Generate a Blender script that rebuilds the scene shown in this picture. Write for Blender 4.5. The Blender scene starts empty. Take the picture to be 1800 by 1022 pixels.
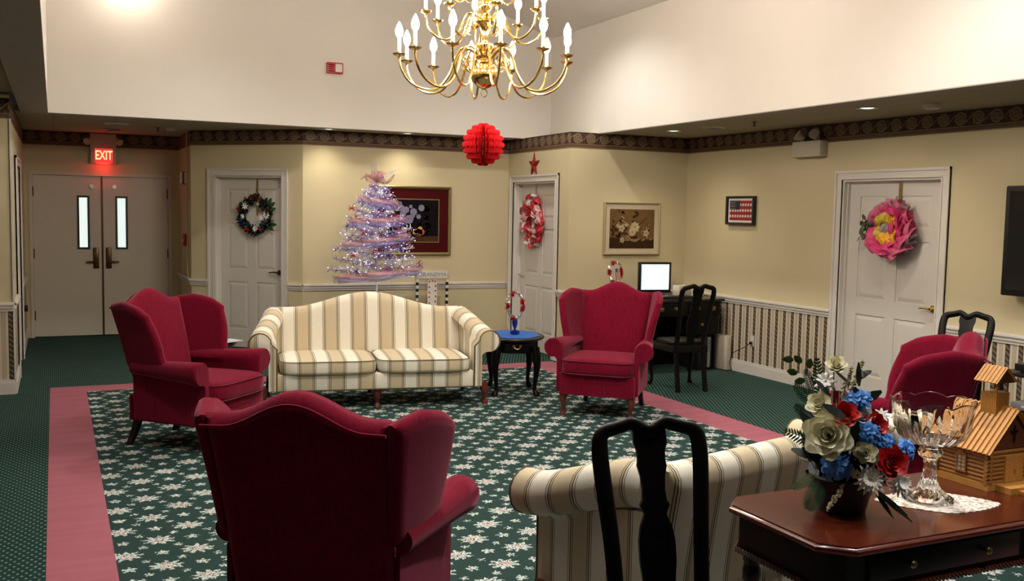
import bpy, bmesh, math, random
from mathutils import Vector, Matrix
PI = math.pi
rnd = random.Random(7)
sc = bpy.context.scene
COL = sc.collection
V = Vector

# ------------------------------------------------------------------ camera
HC = 1.6907
F, PITCH, ROLL, YAW = 1718.1, 0.0799, 0.019, 0.438
_w = V((math.sin(YAW)*math.cos(PITCH), math.cos(YAW)*math.cos(PITCH), -math.sin(PITCH)))
_r = V((math.cos(YAW), -math.sin(YAW), 0)); _u = _r.cross(_w)
R_ = math.cos(ROLL)*_r + math.sin(ROLL)*_u; U_ = -math.sin(ROLL)*_r + math.cos(ROLL)*_u
cd = bpy.data.cameras.new('camera'); cam = bpy.data.objects.new('camera', cd); COL.objects.link(cam)
cd.sensor_width = 36; cd.lens = F/1800*36; cd.clip_start = .05; cd.clip_end = 60
cam.matrix_world = Matrix(((R_.x, U_.x, -_w.x, 0), (R_.y, U_.y, -_w.y, 0), (R_.z, U_.z, -_w.z, HC), (0, 0, 0, 1)))
sc.camera = cam
# ------------------------------------------------------------------ view, world, large lights
sc.view_settings.view_transform = 'Standard'; sc.view_settings.look = 'None'
sc.view_settings.exposure = 0.18; sc.view_settings.gamma = 1
wd = bpy.data.worlds.new('world'); sc.world = wd; wd.use_nodes = True
wd.node_tree.nodes['Background'].inputs[0].default_value = (1, .93, .85, 1)
wd.node_tree.nodes['Background'].inputs[1].default_value = .008
BULB_E = 175.0       # emission strength of the candle bulbs
SPOT_W = 36.0        # recessed downlights
UP_W = 22.0          # wall globes high in the raised ceiling well

def spot(name, loc, w, col=(1, .88, .70), size=2.3, blend=.9, r=.05, rot=(0, 0, 0)):
    l = bpy.data.lights.new(name, 'SPOT'); l.energy = w; l.color = col; l.spot_size = size; l.spot_blend = blend
    l.shadow_soft_size = r
    o = bpy.data.objects.new(name, l); o.location = loc; o.rotation_euler = rot; COL.objects.link(o); return o
def point(name, loc, w, col=(1, .86, .68), r=.08):
    l = bpy.data.lights.new(name, 'POINT'); l.energy = w; l.color = col; l.shadow_soft_size = r
    o = bpy.data.objects.new(name, l); o.location = loc; COL.objects.link(o); return o
def arealight(name, loc, w, sx, sy, col, rot=(0, 0, 0)):
    l = bpy.data.lights.new(name, 'AREA'); l.energy = w; l.color = col; l.shape = 'RECTANGLE'; l.size = sx; l.size_y = sy
    o = bpy.data.objects.new(name, l); o.location = loc; o.rotation_euler = rot; COL.objects.link(o); return o

DOWN = [(5.99, 8.81, 1), (5.99, 6.06, 1), (5.99, 3.3, .8), (3.76, 10.98, .55), (2.82, 10.97, .55)]
for i, (x, y, k) in enumerate(DOWN):
    spot('downlight_glow', (x, y, 2.57), SPOT_W*k)
spot('downlight_glow', (2.75, 1.45, 2.57), 75, (1, .95, .88), 1.3, .6, .05)  # unseen light added near the camera to brighten flowers and table
# unseen lights added in the raised well's pitched ceiling to brighten from above
VAULT_FILL = [(1.35, 4.1, 190), (4.4, 4.1, 175), (1.35, 8.9, 120), (4.4, 8.9, 130), (1.9, 2.7, 120), (3.4, 2.7, 170)]
for i, (x, y, w) in enumerate(VAULT_FILL):
    spot('vault_fill', (x, y, 3.81+(2.79-abs(x-2.7475))*.337-.10), w, (1, .96, .90), 2.35, .75, .06)
# wall globes above the frame on the raised well's walls
GLOBES = [(.70, 10.62, 3.885)]

# ------------------------------------------------------------------ helpers
def lin(c):
    return tuple((x/12.92 if x <= .04045 else ((x+.055)/1.055)**2.4) for x in c)
def hexc(h):
    h = h.lstrip('#'); return lin(tuple(int(h[i:i+2], 16)/255 for i in (0, 2, 4)))

class S:
    """shader math wrapper"""
    def __init__(s, t, k): s.t = t; s.k = k
    def _m(s, op, *a, c=False):
        n = s.t.nodes.new('ShaderNodeMath'); n.operation = op; n.use_clamp = c
        for i, x in enumerate((s,)+a):
            if isinstance(x, S): s.t.links.new(x.k, n.inputs[i])
            else: n.inputs[i].default_value = x
        return S(s.t, n.outputs[0])
    def __add__(s, o): return s._m('ADD', o)
    def __sub__(s, o): return s._m('SUBTRACT', o)
    def __mul__(s, o): return s._m('MULTIPLY', o)
    def __truediv__(s, o): return s._m('DIVIDE', o)
    def fr(s): return s._m('FRACT')
    def ab(s): return s._m('ABSOLUTE')
    def fl(s): return s._m('FLOOR')
    def sin(s): return s._m('SINE')
    def lt(s, o): return s._m('LESS_THAN', o)
    def gt(s, o): return s._m('GREATER_THAN', o)
    def mx(s, o): return s._m('MAXIMUM', o)
    def mn(s, o): return s._m('MINIMUM', o)
    def sq(s): return s._m('SQRT')
    def at2(s, o): return s._m('ARCTAN2', o)
    def mod(s, o): return s._m('FLOORED_MODULO', o)

class MT:
    def __init__(s, name, rough=.6, metal=0, spec=.5, **kw):
        s.m = bpy.data.materials.new(name); s.m.use_nodes = True; s.t = s.m.node_tree
        s.b = s.t.nodes['Principled BSDF']
        s.b.inputs['Roughness'].default_value = rough; s.b.inputs['Metallic'].default_value = metal
        s.b.inputs['Specular IOR Level'].default_value = spec
        for k, v in kw.items(): s.b.inputs[k.replace('_', ' ')].default_value = v
    def col(s, c): s.b.inputs['Base Color'].default_value = (*c, 1); return s
    def link(s, a, name): s.t.links.new(a.k if isinstance(a, S) else a, s.b.inputs[name]); return s
    def coord(s, kind='Object'):
        n = s.t.nodes.new('ShaderNodeTexCoord'); x = s.t.nodes.new('ShaderNodeSeparateXYZ')
        s.t.links.new(n.outputs[kind], x.inputs[0]); return [S(s.t, x.outputs[i]) for i in range(3)]
    def noise(s, scale, detail=2, kind='Object', stretch=None, dist=0):
        n = s.t.nodes.new('ShaderNodeTexCoord'); t = s.t.nodes.new('ShaderNodeTexNoise')
        t.inputs['Scale'].default_value = scale; t.inputs['Detail'].default_value = detail; t.inputs['Distortion'].default_value = dist
        if stretch:
            mp = s.t.nodes.new('ShaderNodeMapping'); mp.inputs['Scale'].default_value = stretch
            s.t.links.new(n.outputs[kind], mp.inputs[0]); s.t.links.new(mp.outputs[0], t.inputs[0])
        else: s.t.links.new(n.outputs[kind], t.inputs[0])
        return S(s.t, t.outputs['Fac'])
    def mix(s, f, a, b):
        n = s.t.nodes.new('ShaderNodeMix'); n.data_type = 'RGBA'
        if isinstance(f, S): s.t.links.new(f.k, n.inputs[0])
        else: n.inputs[0].default_value = f
        for i, x in ((6, a), (7, b)):
            if isinstance(x, S): s.t.links.new(x.k, n.inputs[i])
            else: n.inputs[i].default_value = (*x, 1)
        return S(s.t, n.outputs[2])
    def bump(s, h, strength=.3, dist=.01):
        n = s.t.nodes.new('ShaderNodeBump'); n.inputs['Strength'].default_value = strength; n.inputs['Distance'].default_value = dist
        s.t.links.new(h.k, n.inputs['Height']); s.t.links.new(n.outputs[0], s.b.inputs['Normal']); return s
def plain(name, c, rough=.5, metal=0, nz=.06, scale=30, **kw):
    m = MT(name, rough, metal, **kw)
    n = m.noise(scale, 2)
    m.link(m.mix(n, tuple(x*(1-nz) for x in c), tuple(min(1, x*(1+nz)) for x in c)), 'Base Color')
    return m.m
def emis(name, c, st):
    m = MT(name, .5); m.col(c); m.b.inputs['Emission Color'].default_value = (*c, 1); m.b.inputs['Emission Strength'].default_value = st; return m.m

# ------------------------------------------------------------------ materials
M = {}
def wallpaint(name, c):
    m = MT(name, .7, spec=.25); n = m.noise(3, 3); f = m.noise(260, 2)
    m.link(m.mix(n, tuple(x*.97 for x in c), tuple(min(1, x*1.03) for x in c)), 'Base Color'); m.bump(f, .05, .002); return m.m
M['cream'] = wallpaint('cream_wallpaper', (.60, .525, .335))
M['cream2'] = wallpaint('cream_dado_paint', (.56, .52, .36))
M['upper'] = wallpaint('well_wall_paint', (.70, .665, .615))
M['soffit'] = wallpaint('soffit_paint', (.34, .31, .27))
M['white'] = plain('white_trim_paint', (.66, .625, .575), .4, nz=.02, scale=4)
M['doorw'] = plain('white_door_paint', (.62, .59, .54), .42, nz=.02, scale=4)
M['exitdoor'] = plain('beige_fire_door_paint', (.62, .57, .48), .5, nz=.03, scale=4)
# ceiling tile
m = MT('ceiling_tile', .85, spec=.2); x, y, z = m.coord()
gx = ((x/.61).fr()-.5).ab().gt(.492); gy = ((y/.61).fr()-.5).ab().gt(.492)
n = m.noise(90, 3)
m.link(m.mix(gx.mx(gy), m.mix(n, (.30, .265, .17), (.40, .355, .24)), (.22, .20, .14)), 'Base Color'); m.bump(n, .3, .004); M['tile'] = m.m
# green dotted carpet
m = MT('green_dotted_carpet', .95, spec=.1); x, y, z = m.coord()
a = .036
row = (y/a).fl(); xs = x/a + row.mod(2.0)*.5
dx = (xs.fr()-.5)*a; dy = ((y/a).fr()-.5)*a
d = ((dx*dx)+(dy*dy)*.5).sq().lt(.0062)
n = m.noise(500, 2); n2 = m.noise(5, 3)
base = m.mix(n, (.008, .026, .024), (.018, .050, .045))
m.link(m.mix(d, base, m.mix(n2, (.11, .19, .14), (.21, .31, .23))), 'Base Color'); m.bump(n, .5, .004); M['carpet'] = m.m
# floral field carpet: half-drop lattice of flower heads with sprigs between
m = MT('floral_field_carpet', .95, spec=.1); x, y, z = m.coord()
x = x + 2.245; y = y + 1.27
def wob(v, nn, k): return v + (nn-.5)*k
n1 = m.noise(62, 2); n3 = m.noise(48, 2); n2 = m.noise(420, 2)
xw, yw = wob(x, n1, .042), wob(y, n3, .042)
def lat(ox, oy, px, py, R, pet, depth, ph=0.0, sx=1.0):
    u = (((xw-ox)/px + .5).fr()-.5)*px*sx; v = (((yw-oy)/py + .5).fr()-.5)*py
    r = ((u*u)+(v*v)).sq(); th = v.at2(u)
    return r, (r - ((th*pet+ph).sin()*depth + R))
masks = None; hearts = None
for (ox, oy) in ((0, 0), (.165, .1925)):
    r, q = lat(ox, oy, .33, .385, .054, 9.0, .016, .7, .85)
    k = q.lt(0); masks = k if masks is None else masks.mx(k)
    h = r.lt(.03); hearts = h if hearts is None else hearts.mx(h)
for (ox, oy, R) in ((.165, 0, .026), (0, .1925, .026), (.0825, .10, .017), (.2475, .29, .017), (.2475, .095, .015), (.0825, .285, .015)):
    r, q = lat(ox, oy, .33, .385, R, 5.0, .009, .3)
    masks = masks.mx(q.lt(0))
gap = m.noise(120, 1).gt(.43)
masks = masks*gap
base = m.mix(n2, (.014, .036, .033), (.032, .064, .057))
fl = m.mix(m.noise(60, 2), (.40, .50, .46), (.72, .78, .74))
fl = m.mix(hearts*m.noise(75, 1).gt(.50), fl, (.62, .36, .36))
m.link(m.mix(masks, base, fl), 'Base Color'); m.bump(n2, .5, .004); M['field'] = m.m
m = MT('rose_border_carpet', .95, spec=.1); n = m.noise(400, 2); n2 = m.noise(4, 4, stretch=(.4, 2.5, 1))
m.link(m.mix(n2, m.mix(n, (.29, .080, .110), (.35, .105, .14)), m.mix(n, (.38, .13, .17), (.45, .17, .205))), 'Base Color'); m.bump(n, .5, .004); M['pink'] = m.m
# scroll border paper (uv in metres: u along wall, v height above strip bottom)
m = MT('scroll_border_paper', .6, spec=.3); u, v, _ = m.coord('UV')
p = .17
cu = (((u/p).fr())-.5)*p; cv = v - .108
par = (u/p).fl().mod(2.0)
r = ((cu*cu)+(cv*cv)).sq()
ring = (r-.047).ab().lt(.009); ring2 = (r-.020).ab().lt(.008)
th = cv.at2(cu); leaf = ((th*6.0+par*3.0+r*90.0).sin()*.012+.033-r).ab().lt(.005)
wv = (((u/p*PI*2).sin()*.03 + .108)-v).ab().lt(.007)
n = m.noise(70, 3, 'UV')
scr = ring.mx(ring2).mx(leaf).mx(wv).mx(n.gt(.60))*v.gt(.048)*v.lt(.165)
rope = (((u/.022)+(v/.022)).fr().lt(.5))*v.gt(.008)*v.lt(.034)
line = (v-.042).ab().lt(.003).mx((v-.004).ab().lt(.003))
bg = m.mix(n, (.030, .010, .008), (.060, .022, .016))
c = m.mix(scr, bg, m.mix(m.noise(160, 2, 'UV'), (.10, .065, .035), (.27, .20, .12)))
c = m.mix(rope, c, (.20, .13, .07)); c = m.mix(line, c, (.30, .21, .11))
m.link(c, 'Base Color'); M['border'] = m.m
# striped dado paper
m = MT('striped_dado_paper', .6, spec=.3); u, v, _ = m.coord('UV')
f = (u/.118).fr(); dk = f.lt(.36)
s1 = (((v/.045)+(f*2.0)).fr()-.5).ab().lt(.16); s2 = (((v/.0225)-(f*5.0)).fr()-.5).ab().lt(.20)
edge = ((f-.18).ab()-.165).ab().lt(.018)
pat = m.mix(s1.mx(edge), m.mix(s2, (.115, .085, .05), (.25, .19, .11)), (.022, .013, .010))
lt = m.mix((f-.68).ab().lt(.13), (.60, .545, .44), (.50, .395, .29))
lt = m.mix(((f-.68).ab()-.13).ab().lt(.012), lt, (.33, .24, .16))
m.link(m.mix(dk, lt, pat), 'Base Color'); M['stripe'] = m.m
# upholstery
m = MT('crimson_upholstery', .9, spec=.06, Sheen_Weight=.35, Sheen_Roughness=.4); n = m.noise(60, 3, stretch=(1, 1, .12)); n2 = m.noise(5, 2); w = m.noise(700, 1)
m.b.inputs['Sheen Tint'].default_value = (1, .40, .52, 1)
c = m.mix(n.gt(.60), m.mix(n2, (.145, .004, .017), (.178, .006, .025)), (.132, .0035, .015))
m.link(c, 'Base Color'); m.bump(w, .25, .002); M['crimson'] = m.m
M['crimsonpipe'] = plain('crimson_piping', (.12, .004, .02), .8)
m = MT('striped_sofa_fabric', .75, spec=.2, Sheen_Weight=.15); u, v, _ = m.coord('UV')
f = (u/.125); k = f.fl().mod(2.0); e = (f.fr()-.5).ab()
ds = (e*-1.0+.5)*.125   # distance to band edge in metres
ln = (ds-.0012).ab().lt(.0024).mx((ds-.0125).ab().lt(.0021))
c = m.mix(k, (.84, .80, .69), (.60, .50, .335))
n = m.noise(25, 3, 'UV'); c = m.mix(n*.22, c, (.62, .55, .38))
c = m.mix(ln*.95, c, (.10, .085, .03))
m.link(c, 'Base Color'); m.bump(m.noise(600, 1), .2, .002); M['sofa'] = m.m
M['sofapipe'] = plain('dark_green_piping', (.09, .075, .03), .7)
M['black'] = plain('black_lacquered_wood', (.004, .003, .0028), .38, nz=.3, scale=20, spec=.2)
M['mahog'] = None
def wood(name, c1, c2, rough=.3, st=(2, 14, 14), coat=.0):
    m = MT(name, rough); n = m.noise(3, 4, stretch=st, dist=.6)
    m.link(m.mix(n, c1, c2), 'Base Color'); m.b.inputs['Coat Weight'].default_value = coat; m.b.inputs['Coat Roughness'].default_value = .12; return m.m
M['mahog'] = wood('polished_mahogany', (.035, .005, .003), (.11, .018, .007), .2, coat=.4)
M['darkmahog'] = wood('dark_mahogany', (.007, .003, .002), (.016, .005, .004), .32)
M['legwood'] = wood('red_brown_leg_wood', (.075, .014, .008), (.15, .032, .018), .3)
M['pine'] = wood('honey_pine', (.48, .21, .04), (.66, .33, .08), .45, (14, 3, 14))
M['pinedark'] = wood('brown_pine_logs', (.30, .12, .028), (.44, .195, .05), .45, (14, 3, 14))
M['chgable'] = wood('dark_brown_gable_wood', (.11, .028, .010), (.16, .045, .015), .5)  # gable boards a darker brown than the logs
m = MT('polished_brass', .16, 1); m.col((.84, .60, .22)); M['brass'] = m.m
m = MT('aged_brass', .3, 1); m.col((.42, .32, .13)); M['oldbrass'] = m.m
m = MT('steel', .3, 1); m.col((.55, .55, .55)); M['steel'] = m.m
M['bronze'] = plain('bronze_hardware', (.10, .05, .025), .35, .7)
M['blackp'] = plain('black_plastic', (.008, .008, .009), .35)
M['greyp'] = plain('grey_metal', (.30, .30, .31), .4, .3)
M['bulb'] = emis('lit_candle_bulb', (1, .87, .73), BULB_E)
M['candle'] = plain('candle_sleeve', (.85, .78, .62), .5); M['candle'].node_tree.nodes['Principled BSDF'].inputs['Emission Color'].default_value = (1, .75, .45, 1); M['candle'].node_tree.nodes['Principled BSDF'].inputs['Emission Strength'].default_value = .5
M['globe'] = emis('lit_globe', (1, .88, .72), 30)
M['lamp'] = emis('downlight_lens', (.75, .95, .85), 1.6)
M['red'] = plain('red_enamel', (.45, .01, .012), .4)
M['redpaper'] = plain('red_tissue', (.85, .02, .03), .6)
M['offwhite'] = plain('off_white_plastic', (.55, .50, .40), .45)
M['exitred'] = emis('exit_face_glow', (1, .02, .02), 1.6)
M['exitlet'] = emis('exit_letters_glow', (1, .25, .12), 3.0)
M['gold'] = plain('antique_gold_frame', (.26, .20, .075), .38, .5, nz=.3, scale=60)
M['gold2'] = plain('pale_gold_frame', (.40, .34, .19), .4, .4, nz=.2, scale=60)
M['mat_red'] = plain('dark_red_mat', (.055, .003, .004), .8, spec=.1)
M['mat_cr'] = plain('cream_mat', (.56, .47, .34), .7)
M['mat_wh'] = plain('white_mat', (.7, .68, .62), .7)
M['screen'] = emis('lit_screen', (.80, .93, 1.0), .72)
M['screen2'] = emis('screen_grey', (.55, .66, .80), .6)
M['bluecloth'] = plain('royal_blue_cloth', (.015, .11, .42), .6)
M['blueglass'] = MT('cobalt_glass', .08, 0, Transmission_Weight=.6).col((.01, .04, .45)).m
M['silver'] = MT('silver_tinsel', .25, 1).col((.75, .75, .75)).m
M['redtin'] = MT('red_tinsel', .3, .6).col((.55, .01, .03)).m
M['bluetin'] = MT('blue_tinsel', .3, .6).col((.02, .03, .35)).m
M['twig2'] = plain('lavender_tree_twig', (.34, .24, .52), .6)
M['twig'] = plain('white_tree_twig', (.74, .70, .80), .6, nz=.05)
M['fairy'] = emis('fairy_light', (.80, .82, 1.0), 2.6)
def sheer(name, c, al):
    m = MT(name, .6); m.col(c); m.b.inputs['Alpha'].default_value = al; return m.m
M['rib_p'] = sheer('sheer_rose_ribbon', (.60, .24, .28), .5)
M['rib_b'] = sheer('sheer_violet_ribbon', (.20, .18, .60), .42)
M['rib_g'] = sheer('sheer_grey_ribbon', (.50, .48, .62), .42)
M['t_pink'] = sheer('hot_pink_tulle', (.62, .035, .17), .88)
M['t_dpink'] = sheer('rose_tulle', (.62, .12, .22), .8)
M['t_grey'] = sheer('grey_tulle', (.32, .31, .34), .75)
M['t_yel'] = sheer('yellow_tulle', (.78, .40, .02), .88)
M['t_olive'] = sheer('yellow_green_tulle', (.55, .42, .04), .88)
M['wr_r'] = sheer('red_mesh_ribbon', (.50, .012, .03), .92)
M['wr_w'] = sheer('white_mesh_ribbon', (.72, .62, .58), .9)
M['wr_p'] = sheer('pale_pink_mesh_ribbon', (.68, .36, .36), .85)
M['leafd'] = plain('dark_evergreen_leaf', (.006, .014, .008), .5, nz=.3)
M['leaf'] = plain('green_leaf', (.02, .085, .025), .45, nz=.3)
M['leafl'] = plain('light_green_leaf', (.11, .17, .045), .5, nz=.3)
M['euc'] = plain('grey_green_eucalyptus', (.09, .10, .05), .6, nz=.2)
M['fl_w'] = plain('white_petal', (.90, .88, .82), .6)
M['fl_c'] = plain('cream_petal', (.88, .84, .60), .55)
M['fl_r'] = plain('red_petal', (.50, .008, .010), .45)
M['fl_b'] = plain('blue_petal', (.08, .28, .78), .55, nz=.35, scale=25)
M['fl_y'] = plain('seed_spike', (.60, .55, .34), .7)
M['lace'] = None
m = MT('white_lace', .8); x, y, z = m.coord(); n = m.noise(120, 2); vor = m.t.nodes.new('ShaderNodeTexVoronoi'); vor.inputs['Scale'].default_value = 75
tcn = m.t.nodes.new('ShaderNodeTexCoord'); m.t.links.new(tcn.outputs['Object'], vor.inputs[0])
k = S(m.t, vor.outputs['Distance']).gt(.62); m.link(m.mix(k, (.74, .71, .64), (.40, .30, .24)), 'Base Color'); m.bump(n, .6, .003); M['lace'] = m.m
m = MT('cut_crystal', .02, 0, Transmission_Weight=1.0, IOR=1.5); m.col((1, 1, 1)); M['crystal'] = m.m
m = MT('window_glass', .05); m.col((.9, .95, .95)); m.b.inputs['Emission Color'].default_value = (.72, .86, .82, 1)
m.b.inputs['Emission Strength'].default_value = .85; M['pane'] = m.m
M['paper'] = plain('glossy_magazine_paper', (.66, .68, .72), .35)
M['paperblue'] = plain('blue_magazine_ink', (.06, .08, .30), .35)
M['basket'] = plain('black_wicker', (.008, .007, .006), .5)

# ------------------------------------------------------------------ mesh builder
class MB:
    def __init__(s): s.v = []; s.f = []; s.m = []; s.mi = 0; s.X = None
    def add(s, vs, fs, mi=None):
        o = len(s.v)
        for p in vs:
            p = V(p)
            s.v.append(s.X @ p if s.X is not None else p)
        for f in fs: s.f.append([i+o for i in f]); s.m.append(s.mi if mi is None else mi)
        return s
    def box(s, c, d, bev=0, seg=2, R=None):
        bm = bmesh.new(); bmesh.ops.create_cube(bm, size=1)
        for v in bm.verts: v.co = V((v.co.x*d[0], v.co.y*d[1], v.co.z*d[2]))
        if bev: bmesh.ops.bevel(bm, geom=bm.edges[:], offset=bev, segments=seg, affect='EDGES', profile=.5)
        bm.verts.ensure_lookup_table(); bm.verts.index_update()
        vs = [(R @ v.co if R else v.co)+V(c) for v in bm.verts]; fs = [[v.index for v in f.verts] for f in bm.faces]; bm.free()
        return s.add(vs, fs)
    def b2(s, x0, x1, y0, y1, z0, z1, bev=0, seg=2): return s.box(((x0+x1)/2, (y0+y1)/2, (z0+z1)/2), (abs(x1-x0), abs(y1-y0), abs(z1-z0)), bev, seg)
    def rings(s, rs, closed=True, cap=True, capend=True):
        n = len(rs[0]); vs = [p for r in rs for p in r]; fs = []
        for i in range(len(rs)-1):
            for j in range(n if closed else n-1):
                k = (j+1) % n; fs.append([i*n+j, i*n+k, (i+1)*n+k, (i+1)*n+j])
        if cap: fs.append(list(range(n))[::-1])
        if capend: fs.append([(len(rs)-1)*n+j for j in range(n)])
        return s.add(vs, fs)
    def tube(s, path, r, seg=8, cap=True, closed=False, up=None):
        path = [V(p) for p in path]; n = len(path); rs = []
        pn = None
        for i, p in enumerate(path):
            if closed: t = path[(i+1) % n]-path[i-1]
            else: t = path[min(i+1, n-1)]-path[max(i-1, 0)]
            if t.length < 1e-9: t = V((0, 0, 1))
            t.normalize()
            if up is not None:
                a = V(up).cross(t)
                if a.length < 1e-4: a = t.orthogonal()
            elif pn is None: a = t.orthogonal()
            else: a = pn - t*pn.dot(t)
            a.normalize(); pn = a; b = t.cross(a)
            rr = r[i] if isinstance(r, (list,)) else r
            ra, rb = rr if isinstance(rr, tuple) else (rr, rr)
            rs.append([p+a*math.cos(2*PI*j/seg)*ra+b*math.sin(2*PI*j/seg)*rb for j in range(seg)])
        if closed: rs.append(rs[0]); return s.rings(rs, cap=False, capend=False)
        return s.rings(rs, cap=cap, capend=cap)
    def lathe(s, prof, seg=20, c=(0, 0, 0), fr=None):
        rs = [[V((c[0]+r*math.cos(2*PI*j/seg)*(fr(j) if fr else 1), c[1]+r*math.sin(2*PI*j/seg)*(fr(j) if fr else 1), c[2]+z)) for j in range(seg)] for r, z in prof]
        return s.rings(rs)
    def sph(s, c, r, seg=10, k=None):
        k = k or (1, 1, 1)
        rs = []
        for i in range(1, seg//2+1):
            a = PI*i/(seg//2+1); rs.append([V(c)+V((r*k[0]*math.sin(a)*math.cos(2*PI*j/seg), r*k[1]*math.sin(a)*math.sin(2*PI*j/seg), -r*k[2]*math.cos(a))) for j in range(seg)])
        return s.rings(rs)
    def prism(s, poly, h0, h1, T=None):
        T = T or (lambda x, y, h: V((x, y, h)))
        n = len(poly); vs = [T(x, y, h0) for x, y in poly]+[T(x, y, h1) for x, y in poly]
        fs = [list(range(n))[::-1], [n+i for i in range(n)]]+[[i, (i+1) % n, n+(i+1) % n, n+i] for i in range(n)]
        return s.add(vs, fs)
    def grid(s, fn, nu, nv):
        vs = [fn(i/nu, j/nv) for j in range(nv+1) for i in range(nu+1)]
        fs = [[j*(nu+1)+i, j*(nu+1)+i+1, (j+1)*(nu+1)+i+1, (j+1)*(nu+1)+i] for j in range(nv) for i in range(nu)]
        return s.add(vs, fs)
    def slab(s, fn, nu, nv, th, er=.04, eu=True):
        """closed padded slab around the mid surface fn(u,v); rounded at its borders"""
        def pr(t, n):       # denser near the borders
            return .5-.5*math.cos(PI*t) if n else t
        A, B = [], []
        Lu = (V(fn(1, .5))-V(fn(0, .5))).length; Lv = (V(fn(.5, 1))-V(fn(.5, 0))).length
        for j in range(nv+1):
            for i in range(nu+1):
                u, v = pr(i/nu, 1), pr(j/nv, 1); p = V(fn(u, v)); e = 1e-3
                du = V(fn(min(1, u+e), v))-V(fn(max(0, u-e), v)); dv = V(fn(u, min(1, v+e)))-V(fn(u, max(0, v-e)))
                n = du.cross(dv); n.normalize()
                d = min(min(u, 1-u)*Lu, min(v, 1-v)*Lv) if eu else min(v, 1-v)*Lv
                q = 1 if d >= er else math.sqrt(max(0, 1-(1-d/er)**2))
                A.append(p+n*th/2*q); B.append(p-n*th/2*q)
        W = nu+1; fs = []; o = len(A)
        for j in range(nv):
            for i in range(nu):
                a = [j*W+i, j*W+i+1, (j+1)*W+i+1, (j+1)*W+i]; fs.append(a); fs.append([o+k for k in a[::-1]])
        bd = [(j*W+i) for j, i in [(0, i) for i in range(nu+1)]+[(j, nu) for j in range(1, nv+1)]+[(nv, i) for i in range(nu-1, -1, -1)]+[(j, 0) for j in range(nv-1, 0, -1)]]
        for q in range(len(bd)):
            a, b = bd[q], bd[(q+1) % len(bd)]; fs.append([a, o+a, o+b, b])
        return s.add(A+B, fs)
    def cushion(s, c, sx, sy, h, crown=.02, e=7, n=44):
        c = V(c); rs = []
        def out(sc_, z, cr):
            r = []
            for j in range(n):
                a = 2*PI*j/n; cx, sy_ = math.cos(a), math.sin(a)
                k = (abs(cx)**e+abs(sy_)**e)**(-1/e)
                X_, Y_ = cx*k*sc_, sy_*k*sc_
                r.append(c+V((X_*sx/2, Y_*sy/2, z+cr*(1-X_*X_)*(1-Y_*Y_))))
            return r
        rr = h*.28; k = 2*rr/min(sx, sy)
        for t in (.12, .5, .85): rs.append(out(t*(1-k), -h/2, -crown*.3))
        for a in range(5):
            t = a/4*PI/2; rs.append(out(1-k+k*math.sin(t), -h/2+rr*(1-math.cos(t)), -crown*.3))
        for a in range(5):
            t = a/4*PI/2; rs.append(out(1-k+k*math.cos(t), h/2-rr*(1-math.sin(t)), crown))
        for t in (.85, .6, .35, .12): rs.append(out(t*(1-k), h/2, crown))
        return s.rings(rs)
    def build(s, name, mats, parent=None, smooth=True, uv=None, ang=42, loc=None, fixn=True):
        me = bpy.data.meshes.new(name); me.from_pydata([tuple(v) for v in s.v], [], s.f)
        if not isinstance(mats, (list, tuple)): mats = [mats]
        for mm in mats: me.materials.append(M[mm] if isinstance(mm, str) else mm)
        for p, i in zip(me.polygons, s.m): p.material_index = i
        if fixn:
            bm = bmesh.new(); bm.from_mesh(me); bmesh.ops.recalc_face_normals(bm, faces=bm.faces[:]); bm.to_mesh(me); bm.free()
        if uv:
            l = me.uv_layers.new(name='UVMap')
            for p in me.polygons:
                for li in p.loop_indices: l.data[li].uv = uv(me.vertices[me.loops[li].vertex_index].co, p.normal)
        if smooth:
            for p in me.polygons: p.use_smooth = True
            me.set_sharp_from_angle(angle=math.radians(ang))
        me.update()
        o = bpy.data.objects.new(name, me); COL.objects.link(o)
        if parent: o.parent = parent
        if loc: o.location = loc
        return o
def tag(o, label=None, cat=None, group=None, kind=None):
    if label: o['label'] = label
    if cat: o['category'] = cat
    if group: o['group'] = group
    if kind: o['kind'] = kind
    return o
def thing(name, label, cat, loc=(0, 0, 0), rz=0, group=None):
    o = bpy.data.objects.new(name, None); COL.objects.link(o); o.location = loc; o.rotation_euler = (0, 0, rz)
    o.empty_display_size = .1
    return tag(o, label, cat, group)
def dup(root, loc=None, rz=None, label=None, group=None):
    def cp(o, par):
        c = o.copy(); COL.objects.link(c)
        if par: c.parent = par
        for ch in [x for x in bpy.data.objects if x.parent == o]: cp(ch, c)
        return c
    r = cp(root, None)
    if loc is not None: r.location = loc
    if rz is not None: r.rotation_euler = (0, 0, rz)
    if label: r['label'] = label
    if group: r['group'] = group
    return r
def struct(name, mb, mats, **kw):
    o = mb.build(name, mats, **kw); o['kind'] = 'structure'; return o
def text(name, body, size, mat, parent, mw, ext=.002, bold=0, font=None):
    cu = bpy.data.curves.new(name, 'FONT'); cu.body = body; cu.size = size; cu.extrude = ext; cu.offset = bold
    cu.align_x = 'CENTER'; cu.align_y = 'CENTER'
    t = bpy.data.objects.new(name, cu); COL.objects.link(t)
    dg = bpy.context.evaluated_depsgraph_get(); me = bpy.data.meshes.new_from_object(t.evaluated_get(dg))
    bpy.data.objects.remove(t); o = bpy.data.objects.new(name, me); COL.objects.link(o)
    me.materials.clear(); me.materials.append(M[mat] if isinstance(mat, str) else mat); o.parent = parent; o.matrix_local = mw
    return o
def basis(n, up=(0, 0, 1)):
    """matrix whose local +Y looks along -n (thing's back against a wall), local X to the right when facing the wall, Z up"""
    n = V(n).normalized(); x = V(up).cross(n).normalized(); return Matrix((x, -n, V((0, 0, 1)))).transposed()
def rotz(n):
    """z rotation so that local -Y points along n"""
    return math.atan2(n[0], -n[1])

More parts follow.
